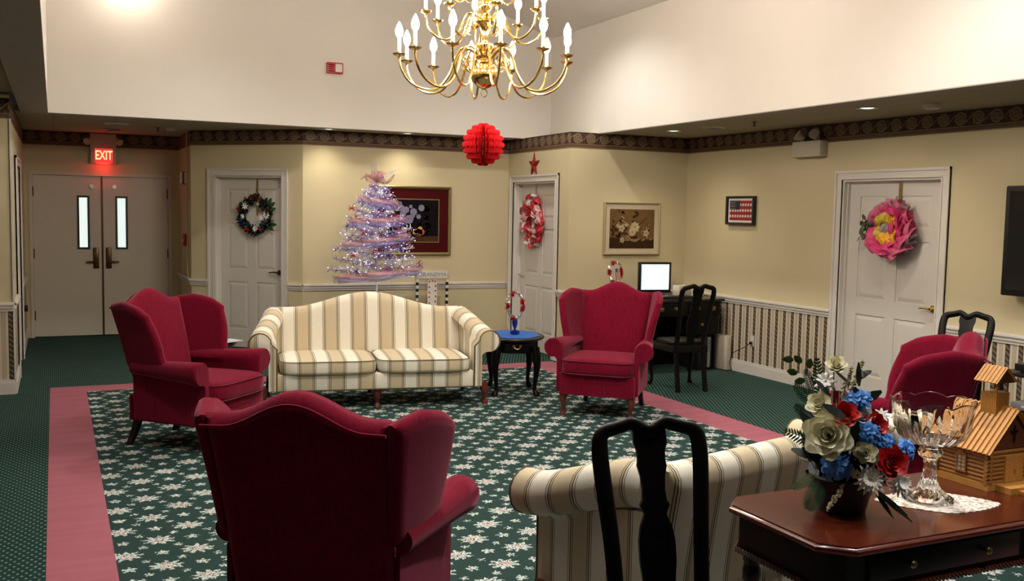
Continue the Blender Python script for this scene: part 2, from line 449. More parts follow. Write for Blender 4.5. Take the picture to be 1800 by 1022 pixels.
# ------------------------------------------------------------------ room shell
HB, HR, HCE = 2.4179, .7413, 2.5929
XL, YD, X1, Y2, YB, X4, YE, XR, YS = -.3415, 13.594, 1.4916, 12.358, 11.258, 5.1946, 9.628, 6.76, 9.6254
X3 = X1+(Y2-YB)
T = .14
trim_n = [0]
def wallseg(name, p0, p1, nrm, openings=(), dado=None, mat='cream', lowmat=None, extra=(0, 0), border=True, rail=True, base=True, h=HCE):
    """p0,p1 interior face line; nrm points into the room"""
    p0, p1, n = V((*p0, 0)), V((*p1, 0)), V((*nrm, 0)).normalized(); d = (p1-p0); L = d.length; d.normalize()
    def fr(mb, u0, u1, a, b, z0, z1, bev=0):   # a..b depth toward room (+)
        vs = []
        for z in (z0, z1):
            for (u, q) in ((u0, a), (u1, a), (u1, b), (u0, b)): vs.append(p0+d*u+n*q+V((0, 0, z)))
        mb.add(vs, [[0, 1, 2, 3][::-1], [4, 5, 6, 7], [0, 1, 5, 4], [1, 2, 6, 5], [2, 3, 7, 6], [3, 0, 4, 7]])
    uvf = lambda z0: (lambda co, nn: ((co-p0).dot(d), co.z-z0))
    ops = sorted(openings); mb = MB(); cur = -extra[0]
    for (a, b, hh) in ops:
        fr(mb, cur, a, -T, 0, 0, h+.03); fr(mb, a, b, -T, 0, hh, h+.03); cur = b
    fr(mb, cur, L+extra[1], -T, 0, 0, h+.03)
    struct(name, mb, mat, smooth=False)
    side = name.replace('wall_', '')
    segs = []; cur = 0
    for (a, b, hh) in ops: segs.append((cur, a-.09)); cur = b+.09
    segs.append((cur, L)); segs = [q for q in segs if q[1]-q[0] > .02]
    def trim(mat_, parts, **kw):
        trim_n[0] += 1; m_ = MB(); parts(m_); return struct('trim_%d' % trim_n[0], m_, mat_, smooth=False, **kw)
    if border: trim('border', lambda q: fr(q, 0, L, 0, .003, HB, HCE), uv=uvf(HB))
    if dado: trim(dado, lambda q: [fr(q, a, b, 0, .003, .12, HR) for a, b in segs], uv=uvf(0))
    if rail:
        def rl(q):
            for a, b in segs:
                fr(q, a, b, 0, .022, HR+.02, HR+.075); fr(q, a, b, 0, .034, HR+.05, HR+.066); fr(q, a, b, 0, .012, HR-.004, HR+.021)
        trim('white', rl)
    if base:
        m_ = MB()
        for a, b in segs: fr(m_, a, b, 0, .018, 0, .105); fr(m_, a, b, 0, .012, .105, .13)
        struct('baseboard_'+side, m_, 'white', smooth=False)
    return p0, d, n, fr

def six_panel(root_name, p0, d, n, a, b, hh, knobside, mat='doorw', handle='oldbrass', idx=1, ztop=2.05, recess=.07, kz=.93):
    """casing, jambs and a six-panel slab"""
    f = lambda u, q, z: p0+d*u+n*q+V((0, 0, z))
    def bx(mb, u0, u1, q0, q1, z0, z1, ch=0):
        vs = []
        for z in (z0, z1):
            for (u, q) in ((u0, q0), (u1, q0), (u1, q1), (u0, q1)): vs.append(f(u, q, z))
        mb.add(vs, [[3, 2, 1, 0], [4, 5, 6, 7], [0, 1, 5, 4], [1, 2, 6, 5], [2, 3, 7, 6], [3, 0, 4, 7]])
    cs = MB(); w = .085
    for (u0, u1) in ((a-w, a), (b, b+w)):
        bx(cs, u0, u1, 0, .014, 0, hh+w)
    bx(cs, a-w, b+w, 0, .0142, hh, hh+w)
    bx(cs, a-w, a-w+.024, .0, .026, 0, hh+w); bx(cs, b+w-.024, b+w, .0, .026, 0, hh+w); bx(cs, a-w, b+w, 0, .0262, hh+w-.024, hh+w)
    bx(cs, a-.012, a, 0, .02, 0, hh); bx(cs, b, b+.012, 0, .02, 0, hh); bx(cs, a, b, 0, .02, hh, hh+.012)
    struct('trim_%d' % (20+idx), cs, 'white', smooth=False)
    jb = MB(); bx(jb, a, a+.02, -T, .0, 0, hh); bx(jb, b-.02, b, -T, 0, 0, hh); bx(jb, a+.02, b-.02, -T, 0, hh-.02, hh)
    bx(jb, a+.02, a+.032, -recess, -recess+.03, 0, hh-.02); bx(jb, b-.032, b-.02, -recess, -recess+.03, 0, hh-.02); bx(jb, a+.02, b-.02, -recess, -recess+.03, hh-.032, hh-.02)
    struct('trim_%d' % (30+idx), jb, 'white', smooth=False)
    s = MB(); u0, u1 = a+.024, b-.024; q = -recess; W = u1-u0; zt = hh-.025
    bx(s, u0, u1, q-.04, q-.008, .01, zt)
    st = .115*W/.91+.0; mid = .11
    rows = [(.23, .80), (.95, 1.50), (1.62, zt-.13)]
    uu = [(u0+st, (u0+u1)/2-mid/2), ((u0+u1)/2+mid/2, u1-st)]
    # stiles and rails proud of a recessed ground
    bx(s, u0, u0+st, q-.008, q, .01, zt); bx(s, u1-st, u1, q-.008, q, .01, zt); bx(s, uu[0][1], uu[1][0], q-.008, q, .01, zt)
    zz = .01
    for (z0, z1) in rows:
        for (k0, k1) in uu: bx(s, k0, k1, q-.008, q, zz, z0)
        zz = z1
    for (k0, k1) in uu: bx(s, k0, k1, q-.008, q, zz, zt)
    for (z0, z1) in rows:
        for (k0, k1) in uu:
            g = .028
            outer = [f(k0+g*.5, q-.0078, z0+g*.5), f(k1-g*.5, q-.0078, z0+g*.5), f(k1-g*.5, q-.0078, z1-g*.5), f(k0+g*.5, q-.0078, z1-g*.5)]
            inner = [f(k0+g*1.6, q-.001, z0+g*1.6), f(k1-g*1.6, q-.001, z0+g*1.6), f(k1-g*1.6, q-.001, z1-g*1.6), f(k0+g*1.6, q-.001, z1-g*1.6)]
            s.add(outer+inner, [[4, 5, 6, 7], [0, 1, 5, 4], [1, 2, 6, 5], [2, 3, 7, 6], [3, 0, 4, 7]])
    dr = struct('door_%d' % idx, s, mat, smooth=False)
    h = MB(); ku = (u1-.065) if knobside > 0 else (u0+.065); c = f(ku, q, kz)
    h.X = Matrix.Translation(c) @ Matrix((d, n, V((0, 0, 1)))).transposed().to_4x4()
    h.tube([(0, 0, 0), (0, .012, 0)], .03, 14); h.tube([(0, .01, 0), (0, .05, 0)], .011, 8)
    sd = -knobside
    h.tube([(0, .05, 0), (sd*.03, .052, .004), (sd*.07, .05, .002), (sd*.115, .046, -.004), (sd*.125, .038, -.004)], [.011, .010, .008, .007, .006], 8)
    h.build('door_handle', handle, dr)
    g = MB(); hu = u0 if knobside > 0 else u1
    for z in (.25, 1.05, 1.8): bx(g, hu-.006, hu+.006, q, q+.008, z, z+.09)
    g.build('hinge', handle, dr, smooth=False)
    return dr, f

# floor
m_ = MB(); m_.b2(-3.2, 7.2, -1.6, 13.8, -.1, 0); struct('floor', m_, 'carpet', smooth=False)
# walls
pD = wallseg('wall_back_hall', (XL, YD), (X1, YD), (0, -1), [(.055, 1.735, 2.09)], extra=(T, T), rail=False, base=False)
pJ = wallseg('wall_hall_right', (X1, YD), (X1, Y2), (-1, 0), extra=(0, -.0))
pA = wallseg('wall_diagonal', (X1, Y2), (X3, YB), (-1, -1), [(.335, 1.281, 2.06)], lowmat='cream2')
pB = wallseg('wall_back', (X3, YB), (X4, YB), (0, -1), extra=(0, T))
pC = wallseg('wall_side', (X4, YB), (X4, YE), (-1, 0), [(.165, 1.30, 2.06)], h=HCE-.03)
pE = wallseg('wall_desk', (X4, YE), (XR, YE), (0, -1), dado='stripe', extra=(-T, T), h=HCE-.03)
pR = wallseg('wall_right', (XR, YE), (XR, -1.2), (-1, 0), [(YE-7.10, YE-5.95, 2.055)], dado='stripe')
pL = wallseg('wall_hall_left', (XL, YS+.003), (XL, YD), (1, 0), [(.95, 2.1, 2.06)], dado='stripe')
pS = wallseg('wall_left', (-3.1, YS), (XL, YS), (0, -1), dado='stripe', extra=(0, -.0))
m_ = MB(); m_.b2(-3.24, -3.1, -1.2, YS+.14, 0, 2.66); struct('wall_far_left', m_, 'cream')
m_ = MB(); m_.b2(XL-.004, XL+.012, YS-.012, YS+.02, .13, HB); struct('trim_50', m_, 'white', smooth=False)

# low ceiling ring round the raised well
BX0, BX1, BY0, BY1 = -.042, 5.537, 2.0, 10.794
m_ = MB()
m_.b2(BX1+.03, 7.0, -1.3, 13.8, HCE, HCE+.05); m_.b2(XL-.2, BX1+.03, BY1+.03, 13.8, HCE, HCE+.05); m_.b2(XL+.05, BX1+.03, -1.3, BY0-.03, HCE, HCE+.05)
m_.b2(-3.2, -.289, -1.3, YS+.1, HCE+.05, HCE+.1)
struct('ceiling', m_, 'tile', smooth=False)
m_ = MB(); b = .16
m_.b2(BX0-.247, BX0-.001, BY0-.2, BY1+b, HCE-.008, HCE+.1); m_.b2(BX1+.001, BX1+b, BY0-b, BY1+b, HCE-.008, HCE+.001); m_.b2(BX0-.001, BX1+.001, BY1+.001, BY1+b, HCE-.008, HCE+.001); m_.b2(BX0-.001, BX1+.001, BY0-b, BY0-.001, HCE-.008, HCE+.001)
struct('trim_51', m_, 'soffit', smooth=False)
# raised well walls and pitched ceiling
ZT, ZRG = 3.81, 4.75; XM = (BX0+BX1)/2
m_ = MB()
for (y0, y1) in ((BY1, BY1+.12), (BY0-.12, BY0)):
    poly = [(BX0, HCE-.004), (BX1, HCE-.004), (BX1, ZT), (XM, ZRG), (BX0, ZT)]
    m_.prism(poly, y0, y1, lambda x, z, h: V((x, h, z)))
m_.b2(BX0-.12, BX0, BY0-.12, BY1+.12, HCE, ZT+.05); m_.b2(BX1, BX1+.12, BY0-.12, BY1+.12, HCE, ZT+.05)
struct('wall_upper_well', m_, 'upper', smooth=False)
m_ = MB()
for (xa, xb) in ((BX0-.12, XM), (BX1+.12, XM)):
    za = ZT-.12*(ZRG-ZT)/(XM-BX0)
    vs = [(xa, BY0-.12, za), (xb, BY0-.12, ZRG), (xb, BY1+.12, ZRG), (xa, BY1+.12, za)]
    vs += [(x_, y_, z_+.06) for x_, y_, z_ in vs]
    m_.add(vs, [[0, 1, 2, 3], [4, 5, 6, 7], [0, 1, 5, 4], [1, 2, 6, 5], [2, 3, 7, 6], [3, 0, 4, 7]])
struct('ceiling_vault', m_, 'upper', smooth=False)

# doors
dA, fA = six_panel('door', pA[0], pA[1], pA[2], .335, 1.281, 2.06, +1, idx=2, handle='bronze', recess=.085, kz=.93)
dC, fC = six_panel('door', pC[0], pC[1], pC[2], .165, 1.30, 2.06, -1, idx=3, handle='steel', recess=.10, kz=.92)
dR, fR = six_panel('door', pR[0], pR[1], pR[2], YE-7.10, YE-5.95, 2.055, +1, idx=4, handle='brass', recess=.07, kz=.93)
dL, fL = six_panel('door', pL[0], pL[1], pL[2], .95, 2.1, 2.06, +1, idx=5, handle='bronze', recess=.07)
# pair of exit doors
fr_ = MB(); X0, X9 = XL+.055, XL+1.735
fr_.b2(X0-.0, X0+.04, YD-.012, YD+T, 0, 2.09); fr_.b2(X9-.04, X9, YD-.012, YD+T, 0, 2.09); fr_.b2(X0+.04, X9-.04, YD-.012, YD+T, 2.05, 2.0905)
struct('trim_52', fr_, 'exitdoor', smooth=False)
xm = .550; YF = YD+.02
for k, (xa, xb) in enumerate(((X0+.042, xm-.006), (xm+.006, X9-.042))):
    wx0, wx1 = ((.262, .402) if k == 0 else (.713, .856)); wz0, wz1 = 1.12, 1.797
    s = MB(); 
    s.b2(xa, wx0, YF, YF+.045, .012, 2.045); s.b2(wx1, xb, YF, YF+.045, .012, 2.045); s.b2(wx0, wx1, YF, YF+.045, .012, wz0); s.b2(wx0, wx1, YF, YF+.045, wz1, 2.045)
    d1 = struct('door_1' if k == 0 else 'door_6', s, 'exitdoor', smooth=False)
    g = MB(); e = .022
    g.b2(wx0-.003, wx0+e, YF-.008, YF+.05, wz0-.003, wz1+.003); g.b2(wx1-e, wx1+.003, YF-.008, YF+.05, wz0-.003, wz1+.003); g.b2(wx0+e, wx1-e, YF-.008, YF+.05, wz0-.003, wz0+e); g.b2(wx0+e, wx1-e, YF-.008, YF+.05, wz1-e, wz1+.003)
    g.build('vision_frame', 'blackp', d1, smooth=False)
    g = MB(); g.b2(wx0+e, wx1-e, YF+.02, YF+.026, wz0+e, wz1-e); g.build('pane', 'pane', d1, smooth=False)
    hx = xm-.075 if k == 0 else xm+.075; sg = -1 if k == 0 else 1
    h = MB(); h.b2(hx-.035, hx+.035, YF-.022, YF, .87, 1.14, .008); h.tube([(hx, YF-.02, .955), (hx, YF-.06, .955)], .013, 8)
    h.tube([(hx, YF-.06, .955), (hx+sg*.05, YF-.062, .957), (hx+sg*.12, YF-.058, .955)], [.011, .010, .009], 8)
    h.build('lever_handle', 'bronze', d1)
    h = MB(); cx = .433 if k == 0 else .702; h.tube([(cx, YF, 1.92), (cx, YF-.03, 1.92)], .026, 14); h.build('door_knocker', 'steel', d1)
    h = MB(); hx = xa if k == 0 else xb
    for z in (.22, 1.0, 1.78): h.b2(hx-.012, hx+.012, YF-.01, YF, z, z+.12)
    h.build('hinge', 'bronze', d1, smooth=False)
m_ = MB(); m_.b2(xm-.008, xm+.014, YF-.012, YF+.02, .012, 2.045); struct('trim_53', m_, 'bronze', smooth=False)
m_ = MB(); m_.b2(X0, X9, YF+.3, YF+.34, 0, 2.2); struct('wall_beyond_doors', m_, 'cream')

# ------------------------------------------------------------------ carpet inset
rug = thing('area_rug', 'dark green floral carpet field with wide dusty rose border inset in dotted carpet', 'carpet', (2.53, 6.2, 0))
ox, oy = -2.53, -6.2
RX0, RX1, RY0, RY1 = -.063, 5.117, 1.6, 9.829; bw = .30; 
m_ = MB(); z1 = .002
m_.b2(RX0+ox, RX0+bw+ox, RY0+oy, RY1+oy, .0, z1); m_.b2(RX1-.357+ox, RX1+ox, RY0+oy, RY1+oy, .0, z1); m_.b2(RX0+bw+ox, RX1-.357+ox, RY1-bw+oy, RY1+oy, .0, z1); m_.b2(RX0+bw+ox, RX1-.357+ox, RY0+oy, RY0+bw+oy, .0, z1)
m_.build('rose_border', 'pink', rug, smooth=False)
m_ = MB(); m_.b2(RX0+bw+ox, RX1-.357+ox, RY0+bw+oy, RY1-bw+oy, .0, z1); m_.build('floral_field', 'field', rug, smooth=False)

# ------------------------------------------------------------------ seating
def cabriole(mb, x, y, h, sx=1, sy=-1, k=1.0):
    """front leg, knee bulging outward towards (sx, sy)"""
    P = [(0, 0, h+.03, .036), (.012, .012, h*.84, .036), (.018, .018, h*.66, .029), (.012, .012, h*.45, .021), (.004, .004, h*.25, .016), (.004, .004, h*.12, .016), (.016, .016, .022, .026), (.018, .018, .008, .028), (.014, .014, 0, .022)]
    mb.tube([(x+sx*a*k, y+sy*b*k, z) for a, b, z, r in P], [r*k for *_, r in P], 12)
    for v_ in mb.v: v_.z = max(0, v_.z)
def arm_ring(side, y, xc, zc, r, xi, xp, zb, dy=None):
    """closed scroll-arm section in the XZ plane at depth y"""
    pts = [(xi, zb), (xi, (zb+zc)/2), (min(xi, xc-r) if xi < xc-r else xi, zc-.45*r)]
    for k in range(13):
        a = PI - (PI+1.75)*k/12; pts.append((xc+r*math.cos(a), zc+r*math.sin(a)))
    a = -1.75; ex, ez = xc+r*math.cos(a), zc+r*math.sin(a)
    pts += [(max(xp, ex*.5+xp*.5), ez-.006), (xp, ez-.03), (xp, (zb+ez)/2), (xp, zb)]
    return [V((side*x, y, z)) for x, z in pts]
def rear_leg(mb, x, y, h, back=.07, out=.02, w=.021):
    rs = []
    for t in (0, .3, .6, 1): 
        z = h+.03-(h+.03)*t; yy = y+back*t**1.5; xx = x+math.copysign(out, x)*t; ww = w*(1.15-.3*t)
        rs.append([V((xx-ww, yy-ww, z)), V((xx+ww, yy-ww, z)), V((xx+ww, yy+ww, z)), V((xx-ww, yy+ww, z))])
    mb.rings(rs)

def wing_chair(name, label, group=None):
    t = thing(name, label, 'armchair', group=group)
    H = .20
    for sx in (-1, 1):
        m = MB(); cabriole(m, sx*.275, -.30, H, sx, -1); m.build('leg', 'legwood', t)
    for sx in (-1, 1):
        m = MB(); rear_leg(m, sx*.235, .30, H); m.build('leg', 'darkmahog', t)
    # rail
    m = MB(); rs = []
    for z, k in ((.185, .985), (.19, 1), (.355, 1), (.36, .99)):
        rs.append([V((a*k, b, z)) for a, b in ((-.29, .34), (-.325, -.30), (-.315, -.352), (-.28, -.365), (0, -.375), (.28, -.365), (.315, -.352), (.325, -.30), (.29, .34))])
    m.rings(rs); m.build('seat_frame', 'crimson', t)
    m = MB(); m.cushion((0, -.10, .42), .615, .62, .135, .022); sc_ = m.build('seat_cushion', 'crimson', t)
    for zz in (.474, .366):
        m = MB(); 
        pts = []
        for j in range(44):
            a = 2*PI*j/44; cx, sy = math.cos(a), math.sin(a); k = (abs(cx)**7+abs(sy)**7)**(-1/7); pts.append((cx*k*.309, -.10+sy*k*.311, zz))
        m.tube(pts, .0045, 6, closed=True); m.build('piping', 'crimsonpipe', sc_)
    # back
    def yb(z): return .255+.205*max(0, (z-.30)/.85)**1.25
    def ztop(u): return 1.005+.085*(.5+.5*math.cos(PI*min(1, abs(u)/.78)))
    def fb(a, v):
        u = a*2-1; z = .19+(ztop(u)-.19)*v
        hw = .285+.040*max(0, (z-.3)/.8)**1.2
        return (u*hw, yb(z)-.018*(1-u*u), z)
    m = MB(); m.slab(fb, 22, 18, .125, .06); bk = m.build('backrest', 'crimson', t)
    # welt along the rear edge of the back
    m = MB(); pts = []
    for i in range(25):
        u = -1+2*i/24; p = V(fb((u+1)/2, 1)); pts.append(p+V((0, .055, -.035)))
    m.tube(pts, .006, 6); m.build('piping', 'crimson', bk)
    for s_ in (-1, 1):
        def yf(v): return .06-.035*math.sin(PI*min(1, v*1.1))-.05*(1-v)-.05*math.exp(-((v-.02)/.14)**2)
        def fw(a, v):
            zt = 1.0+.045*min(1, a*2.5)-.075*a**1.6 - (.03*max(0, a-.75)/.25)
            z = .565+(zt-.565)*v
            y0 = yb(z)+.03; y1 = yf(v)
            y = y0+(y1-y0)*a
            hw = .285+.040*max(0, (z-.3)/.8)**1.2
            x = hw-.005+(.055+.055*v)*math.sin(a*PI/2)+.012*v
            return (s_*x, y, z)
        m = MB(); m.slab(fw, 16, 14, .062, .034); m.build('wing', 'crimson', t)
    for s_ in (-1, 1):
        rs = []
        for k in range(9):
            q = k/8; y = -.315+.60*q
            xc = .385-.075*q**.8; zc = .566+.0*q; r = .080-.032*q
            if k == 0:
                rs.append([V((p.x*.0+s_*(xc-.02)+(p.x-s_*(xc-.02))*.90, y-.012, (p.z-.5)*.97+.5)) for p in arm_ring(s_, y, xc, zc, r, .300, .345, .2)])
            rs.append(arm_ring(s_, y, xc, zc, r, .300, .345-.03*q, .2))
        m = MB(); m.rings(rs); m.build('arm', 'crimson', t, ang=50)
    return t

def sofa(name, label, hump=.135, kx=1.0):
    t = thing(name, label, 'sofa', group=None)
    H = .16
    for sx in (-.93, 0, .93):
        m = MB(); cabriole(m, sx, -.33, H, (1 if sx > 0 else -1 if sx < 0 else 0), -1, 1.05); m.build('leg', 'legwood', t)
    for sx in (-.88, 0, .88):
        m = MB(); rear_leg(m, sx+.0001, .33, H, .04); m.build('leg', 'darkmahog', t)
    uxz = lambda c, n: (c.x+.03, c.z)
    m = MB(); m.b2(-.87, .87, -.395, .35, .165, .305, .012); m.build('seat_rail', 'sofa', t, uv=uxz)
    m = MB(); m.tube([(-.86, -.398, .168), (.86, -.398, .168)], .006, 6); m.build('piping', 'sofapipe', t)
    for sx in (-1, 1):
        m = MB(); m.cushion((sx*.408, -.10, .36), .806, .66, .125, .022, n=56); c = m.build('seat_cushion', 'sofa', t, uv=lambda c, n: (c.x+.03, c.y))
        for zz in (.412, .308):
            m = MB(); pts = []
            for j in range(56):
                a = 2*PI*j/56; cx, sy = math.cos(a), math.sin(a); k = (abs(cx)**7+abs(sy)**7)**(-1/7); pts.append((sx*.408+cx*k*.404, -.10+sy*k*.331, zz))
            m.tube(pts, .004, 6, closed=True); m.build('piping', 'sofapipe', c)
    def fb(a, v):
        u = a*2-1; zt = .80+hump*(.5+.5*math.cos(PI*min(1, abs(u)/.80)))
        z = .17+(zt-.17)*v; return (u*.888, .275+.11*max(0, (z-.3)/.6)**1.3, z)
    m = MB(); m.slab(fb, 44, 14, .15, .07); m.build('backrest', 'sofa', t, uv=uxz)
    for s_ in (-1, 1):
        rs = []
        def prm(q):
            e = q*q*(3-2*q)
            return dict(xc=.972-.12*e, zc=.565+.145*e, r=.093+.0*e, xi=.835-.0*e, xp=.90-.005*e, zb=.165)
        for k in range(15):
            q = k/14; y = -.405+.70*q; a = prm(q); ring = arm_ring(s_, y, **a)
            if k == 0:
                cx = s_*.92; rs.append([V((cx+(p.x-cx)*.9, y-.012, .45+(p.z-.45)*.97)) for p in ring])
            rs.append(ring)
        m = MB(); m.rings(rs); am = m.build('arm', 'sofa', t, ang=50, uv=lambda c, n: (c.y+.05, c.z) if abs(n.y) < .8 else (c.x, c.z))
        ring = arm_ring(s_, -.409, **prm(0)); m = MB(); m.tube(ring, .005, 6); m.build('piping', 'sofapipe', am)
    return t

def qa_chair(name, label, arms=False):
    t = thing(name, label, 'chair')
    def yb(z): return .185+.16*max(0, (z-.45)/.6)**1.25
    H = .45
    for sx in (-1, 1):
        m = MB(); cabriole(m, sx*.205, -.20, H-.07, sx, -1, 1.0); m.build('leg', 'black', t)
    for sx in (-1, 1):
        m = MB(); rs = []
        for q in range(8):
            z = H*q/7; y = .185+.07*(1-q/7)**1.6; w = .018; x = sx*.145
            rs.append([V((x-w, y-w, z)), V((x+w, y-w, z)), V((x+w, y+w, z)), V((x-w, y+w, z))])
        m.rings(rs); m.build('leg', 'black', t)
    m = MB(); rs = []
    for z, k in ((.375, 1), (.435, 1), (.44, .98)):
        rs.append([V((x*k, y*k, z)) for x, y in ((-.185, .20), (-.235, -.20), (-.20, -.235), (.20, -.235), (.235, -.20), (.185, .20))])
    m.rings(rs); m.build('seat_frame', 'black', t)
    m = MB(); m.cushion((0, -.02, .452), .40, .39, .05, .012, e=5); m.build('seat', 'black', t)
    # yoke: posts and crest swept as one rounded frame
    half = [(.166, .43), (.170, .55), (.178, .68), (.190, .80), (.200, .90), (.201, .955), (.194, .990), (.172, 1.007), (.138, 1.014), (.102, 1.022), (.072, 1.028), (.046, 1.020), (.02, 1.006)]
    wd_ = [.019, .019, .019, .020, .020, .020, .019, .017, .016, .016, .016, .016, .017]
    half = [(x*.83, z) for x, z in half]
    wd_ = [w*1.38 for w in wd_]
    hs, ws = [], []
    for i in range(len(half)-1):
        p0, p1, p2, p3 = [half[max(0, min(len(half)-1, q))] for q in (i-1, i, i+1, i+2)]
        for t_ in (0, .33, .66):
            hs.append(tuple(.5*((2*b_)+(c_-a_)*t_+(2*a_-5*b_+4*c_-d_)*t_*t_+(3*b_-3*c_+d_-a_)*t_**3) for a_, b_, c_, d_ in zip(p0, p1, p2, p3))); ws.append(wd_[i]*(1-t_)+wd_[i+1]*t_)
    half = hs+[half[-1]]; wd_ = ws+[wd_[-1]]
    path = [(x, z) for x, z in half]+[(0, 1.002)]+[(-x, z) for x, z in half[::-1]]
    ww = wd_+[.024]+wd_[::-1]
    m = MB(); m.tube([(x, yb(z), z) for x, z in path], [(w, .014) for w in ww], 10, up=(0, 1, 0)); m.build('back_frame', 'black', t, ang=60)
    sp = [(.060, 1.015), (.062, .97), (.052, .945), (.050, .92), (.054, .90), (.045, .87), (.041, .83), (.044, .80), (.055, .785), (.043, .765), (.041, .755), (.058, .72), (.066, .68), (.066, .62), (.058, .56), (.044, .51), (.040, .47), (.052, .45), (.052, .435)]
    m = MB()
    rs = []
    for x, z in sp:
        x *= .9; y = yb(z); rs.append([V((-x, y-.006, z)), V((0, y-.002, z)), V((x, y-.006, z)), V((x, y+.008, z)), V((0, y+.012, z)), V((-x, y+.008, z))])
    m.rings(rs); m.build('back_splat', 'black', t, ang=30)
    if arms:
        for sx in (-1, 1):
            m = MB(); m.tube([(sx*.160, yb(.70), .70), (sx*.235, .12, .685), (sx*.265, 0, .675), (sx*.268, -.10, .68), (sx*.258, -.155, .675), (sx*.252, -.17, .655)], [(.018, .013)]*4+[(.022, .015), (.02, .013)], 8, up=(0, 0, 1)); a = m.build('arm', 'black', t)
            m = MB(); m.tube([(sx*.258, -.12, .67), (sx*.262, -.08, .60), (sx*.245, -.05, .52), (sx*.228, -.06, .42)], [.014, .014, .016, .018], 8); m.build('arm_support', 'black', a)
    return t

cB = wing_chair('wing_chair', 'crimson wing chair facing the camera in front of the desk')
cB.location = (4.27, 7.19, 0); cB.rotation_euler.z = math.radians(-43)
dup(cB, (.90, 7.24, 0), math.radians(47), 'crimson wing chair in side view at left end of the striped sofa')
dup(cB, (.95, 3.50, 0), math.radians(180-35), 'large crimson wing chair in the foreground seen from behind')
dup(cB, (4.21, 4.0, 0), math.radians(180+44), 'crimson wing chair at right near the white door, beyond the near striped sofa')
so = sofa('camelback_sofa', 'cream and tan striped camelback sofa facing the camera by the white tree')
so.location = (2.536, 8.31, 0); so.rotation_euler.z = math.radians(-10)
so2 = sofa('rolled_arm_sofa', 'cream and tan striped sofa seen from behind, next to the mahogany table', .012)
for ch_ in so2.children_recursive: ch_.data.transform(Matrix.Diagonal((.9, .88, 1, 1)))
so2.location = (2.65, 3.33, 0); so2.rotation_euler.z = math.radians(180+12)
q1 = qa_chair('splat_back_chair', 'black splat-back chair in the foreground against the striped sofa back')
q1.location = (1.63, 2.26, 0); q1.rotation_euler.z = math.radians(-12)
dup(q1, (5.56, 7.93, 0), math.radians(172), 'black splat-back chair tucked at the dark desk')
q3 = qa_chair('splat_back_armchair', 'black splat-back armchair standing against the right wall by the white door', arms=True)
q3.location = (5.60, 4.82, 0); q3.rotation_euler.z = math.radians(-72)

# painted chair against back wall
gc = thing('painted_chair', 'small painted white chair with lettered crest rail and striped posts behind the sofa', 'chair', (4.10, 10.86, 0), 0)
m = MB(); m.mi = 0
m.box((0, .16, .925), (.43, .028, .115), .008)
cr = m.build('crest_rail', 'mat_cr', gc)
m = MB(); m.box((0, .1445, .925), (.37, .004, .08)); m.build('name_panel', 'mat_wh', cr, smooth=False)
text('lettering', 'GRANDMA', .072, 'greyp', cr, Matrix.Translation((0, .1415, .925)) @ Matrix.Rotation(PI/2, 4, 'X'), .0008)
for sx in (-1, 1):
    m = MB()
    for k in range(24):
        z = .0+k*.038; m.mi = k % 2; x = sx*(.19-.0*(k/24))
        m.box((x, .16+.02*(1-k/24), z+.019), (.028, .028, .038))
    m.build('post', ['mat_wh', 'bluetin' if False else 'blackp'], gc, smooth=False)
m = MB(); m.mi = 0
m.prism([(-.05, .45), (.05, .45), (.064, .70), (.058, .80), (.055, .87), (-.055, .87), (-.058, .80), (-.064, .70)], .154, .166, lambda x, z, h: V((x, h, z)))
m.mi = 1
for k, (x, z) in enumerate(((-.035, .845), (0, .852), (.035, .845), (.04, .79), (-.04, .775), (.038, .73), (-.038, .71), (.042, .665), (-.04, .655), (.036, .60), (-.036, .585), (.03, .53), (-.03, .51))):
    m.tube([(x, .154, z), (x, .150, z)], .010, 10)
m.build('back_splat', ['mat_wh', 'red'], gc, smooth=False)
m = MB(); m.box((0, -.02, .44), (.42, .40, .03), .01); m.build('seat', 'mat_wh', gc)
for sx in (-1, 1):
    m = MB(); m.tube([(sx*.18, -.19, .43), (sx*.185, -.2, 0)], [.018, .014], 8); m.build('leg', 'mat_wh', gc)

# ------------------------------------------------------------------ side tables
def side_table(name, label, hx=.29, hy=.37, H=.54):
    t = thing(name, label, 'side table')
    m = MB(); rs = []
    for z, k in ((H-.028, .955), (H-.02, .99), (H-.010, 1.0), (H-.003, .985), (H, .96)):
        rs.append([V((hx*k*math.cos(2*PI*j/40), hy*k*math.sin(2*PI*j/40), z)) for j in range(40)])
    m.rings(rs); m.build('tabletop', 'darkmahog', t)
    m = MB(); rs = []
    for z in (H-.14, H-.027):
        rs.append([V((hx*.80*math.cos(2*PI*j/32), hy*.80*math.sin(2*PI*j/32), z)) for j in range(32)])
    m.rings(rs); ap = m.build('apron', 'black', t)
    m = MB(); m.b2(-.11, .11, -hy*.80-.004, -hy*.6, H-.125, H-.045, .004); dr = m.build('drawer', 'black', t)
    m = MB(); y = -hy*.80-.012; m.tube([(-.03, y+.006, H-.07), (-.022, y-.008, H-.09), (0, y-.012, H-.098), (.022, y-.008, H-.09), (.03, y+.006, H-.07)], .004, 6)
    m.box((-.03, y+.006, H-.072), (.022, .004, .022), .001); m.box((.03, y+.006, H-.072), (.022, .004, .022), .001); m.build('drawer_pull', 'oldbrass', dr)
    for sx in (-1, 1):
        for sy in (-1, 1):
            m = MB(); cabriole(m, sx*hx*.60, sy*hy*.62, H-.12, sx, sy, 1.15); m.build('leg', 'black', t)
    return t
st = side_table('side_table', 'dark oval side table with blue cloth beside the crimson chair and sofa')
st.location = (3.90, 8.28, 0); st.rotation_euler.z = math.radians(-18)
s2 = dup(st, (1.12, 8.62, 0), math.radians(-10), 'dark oval side table with magazines at left end of the far sofa')

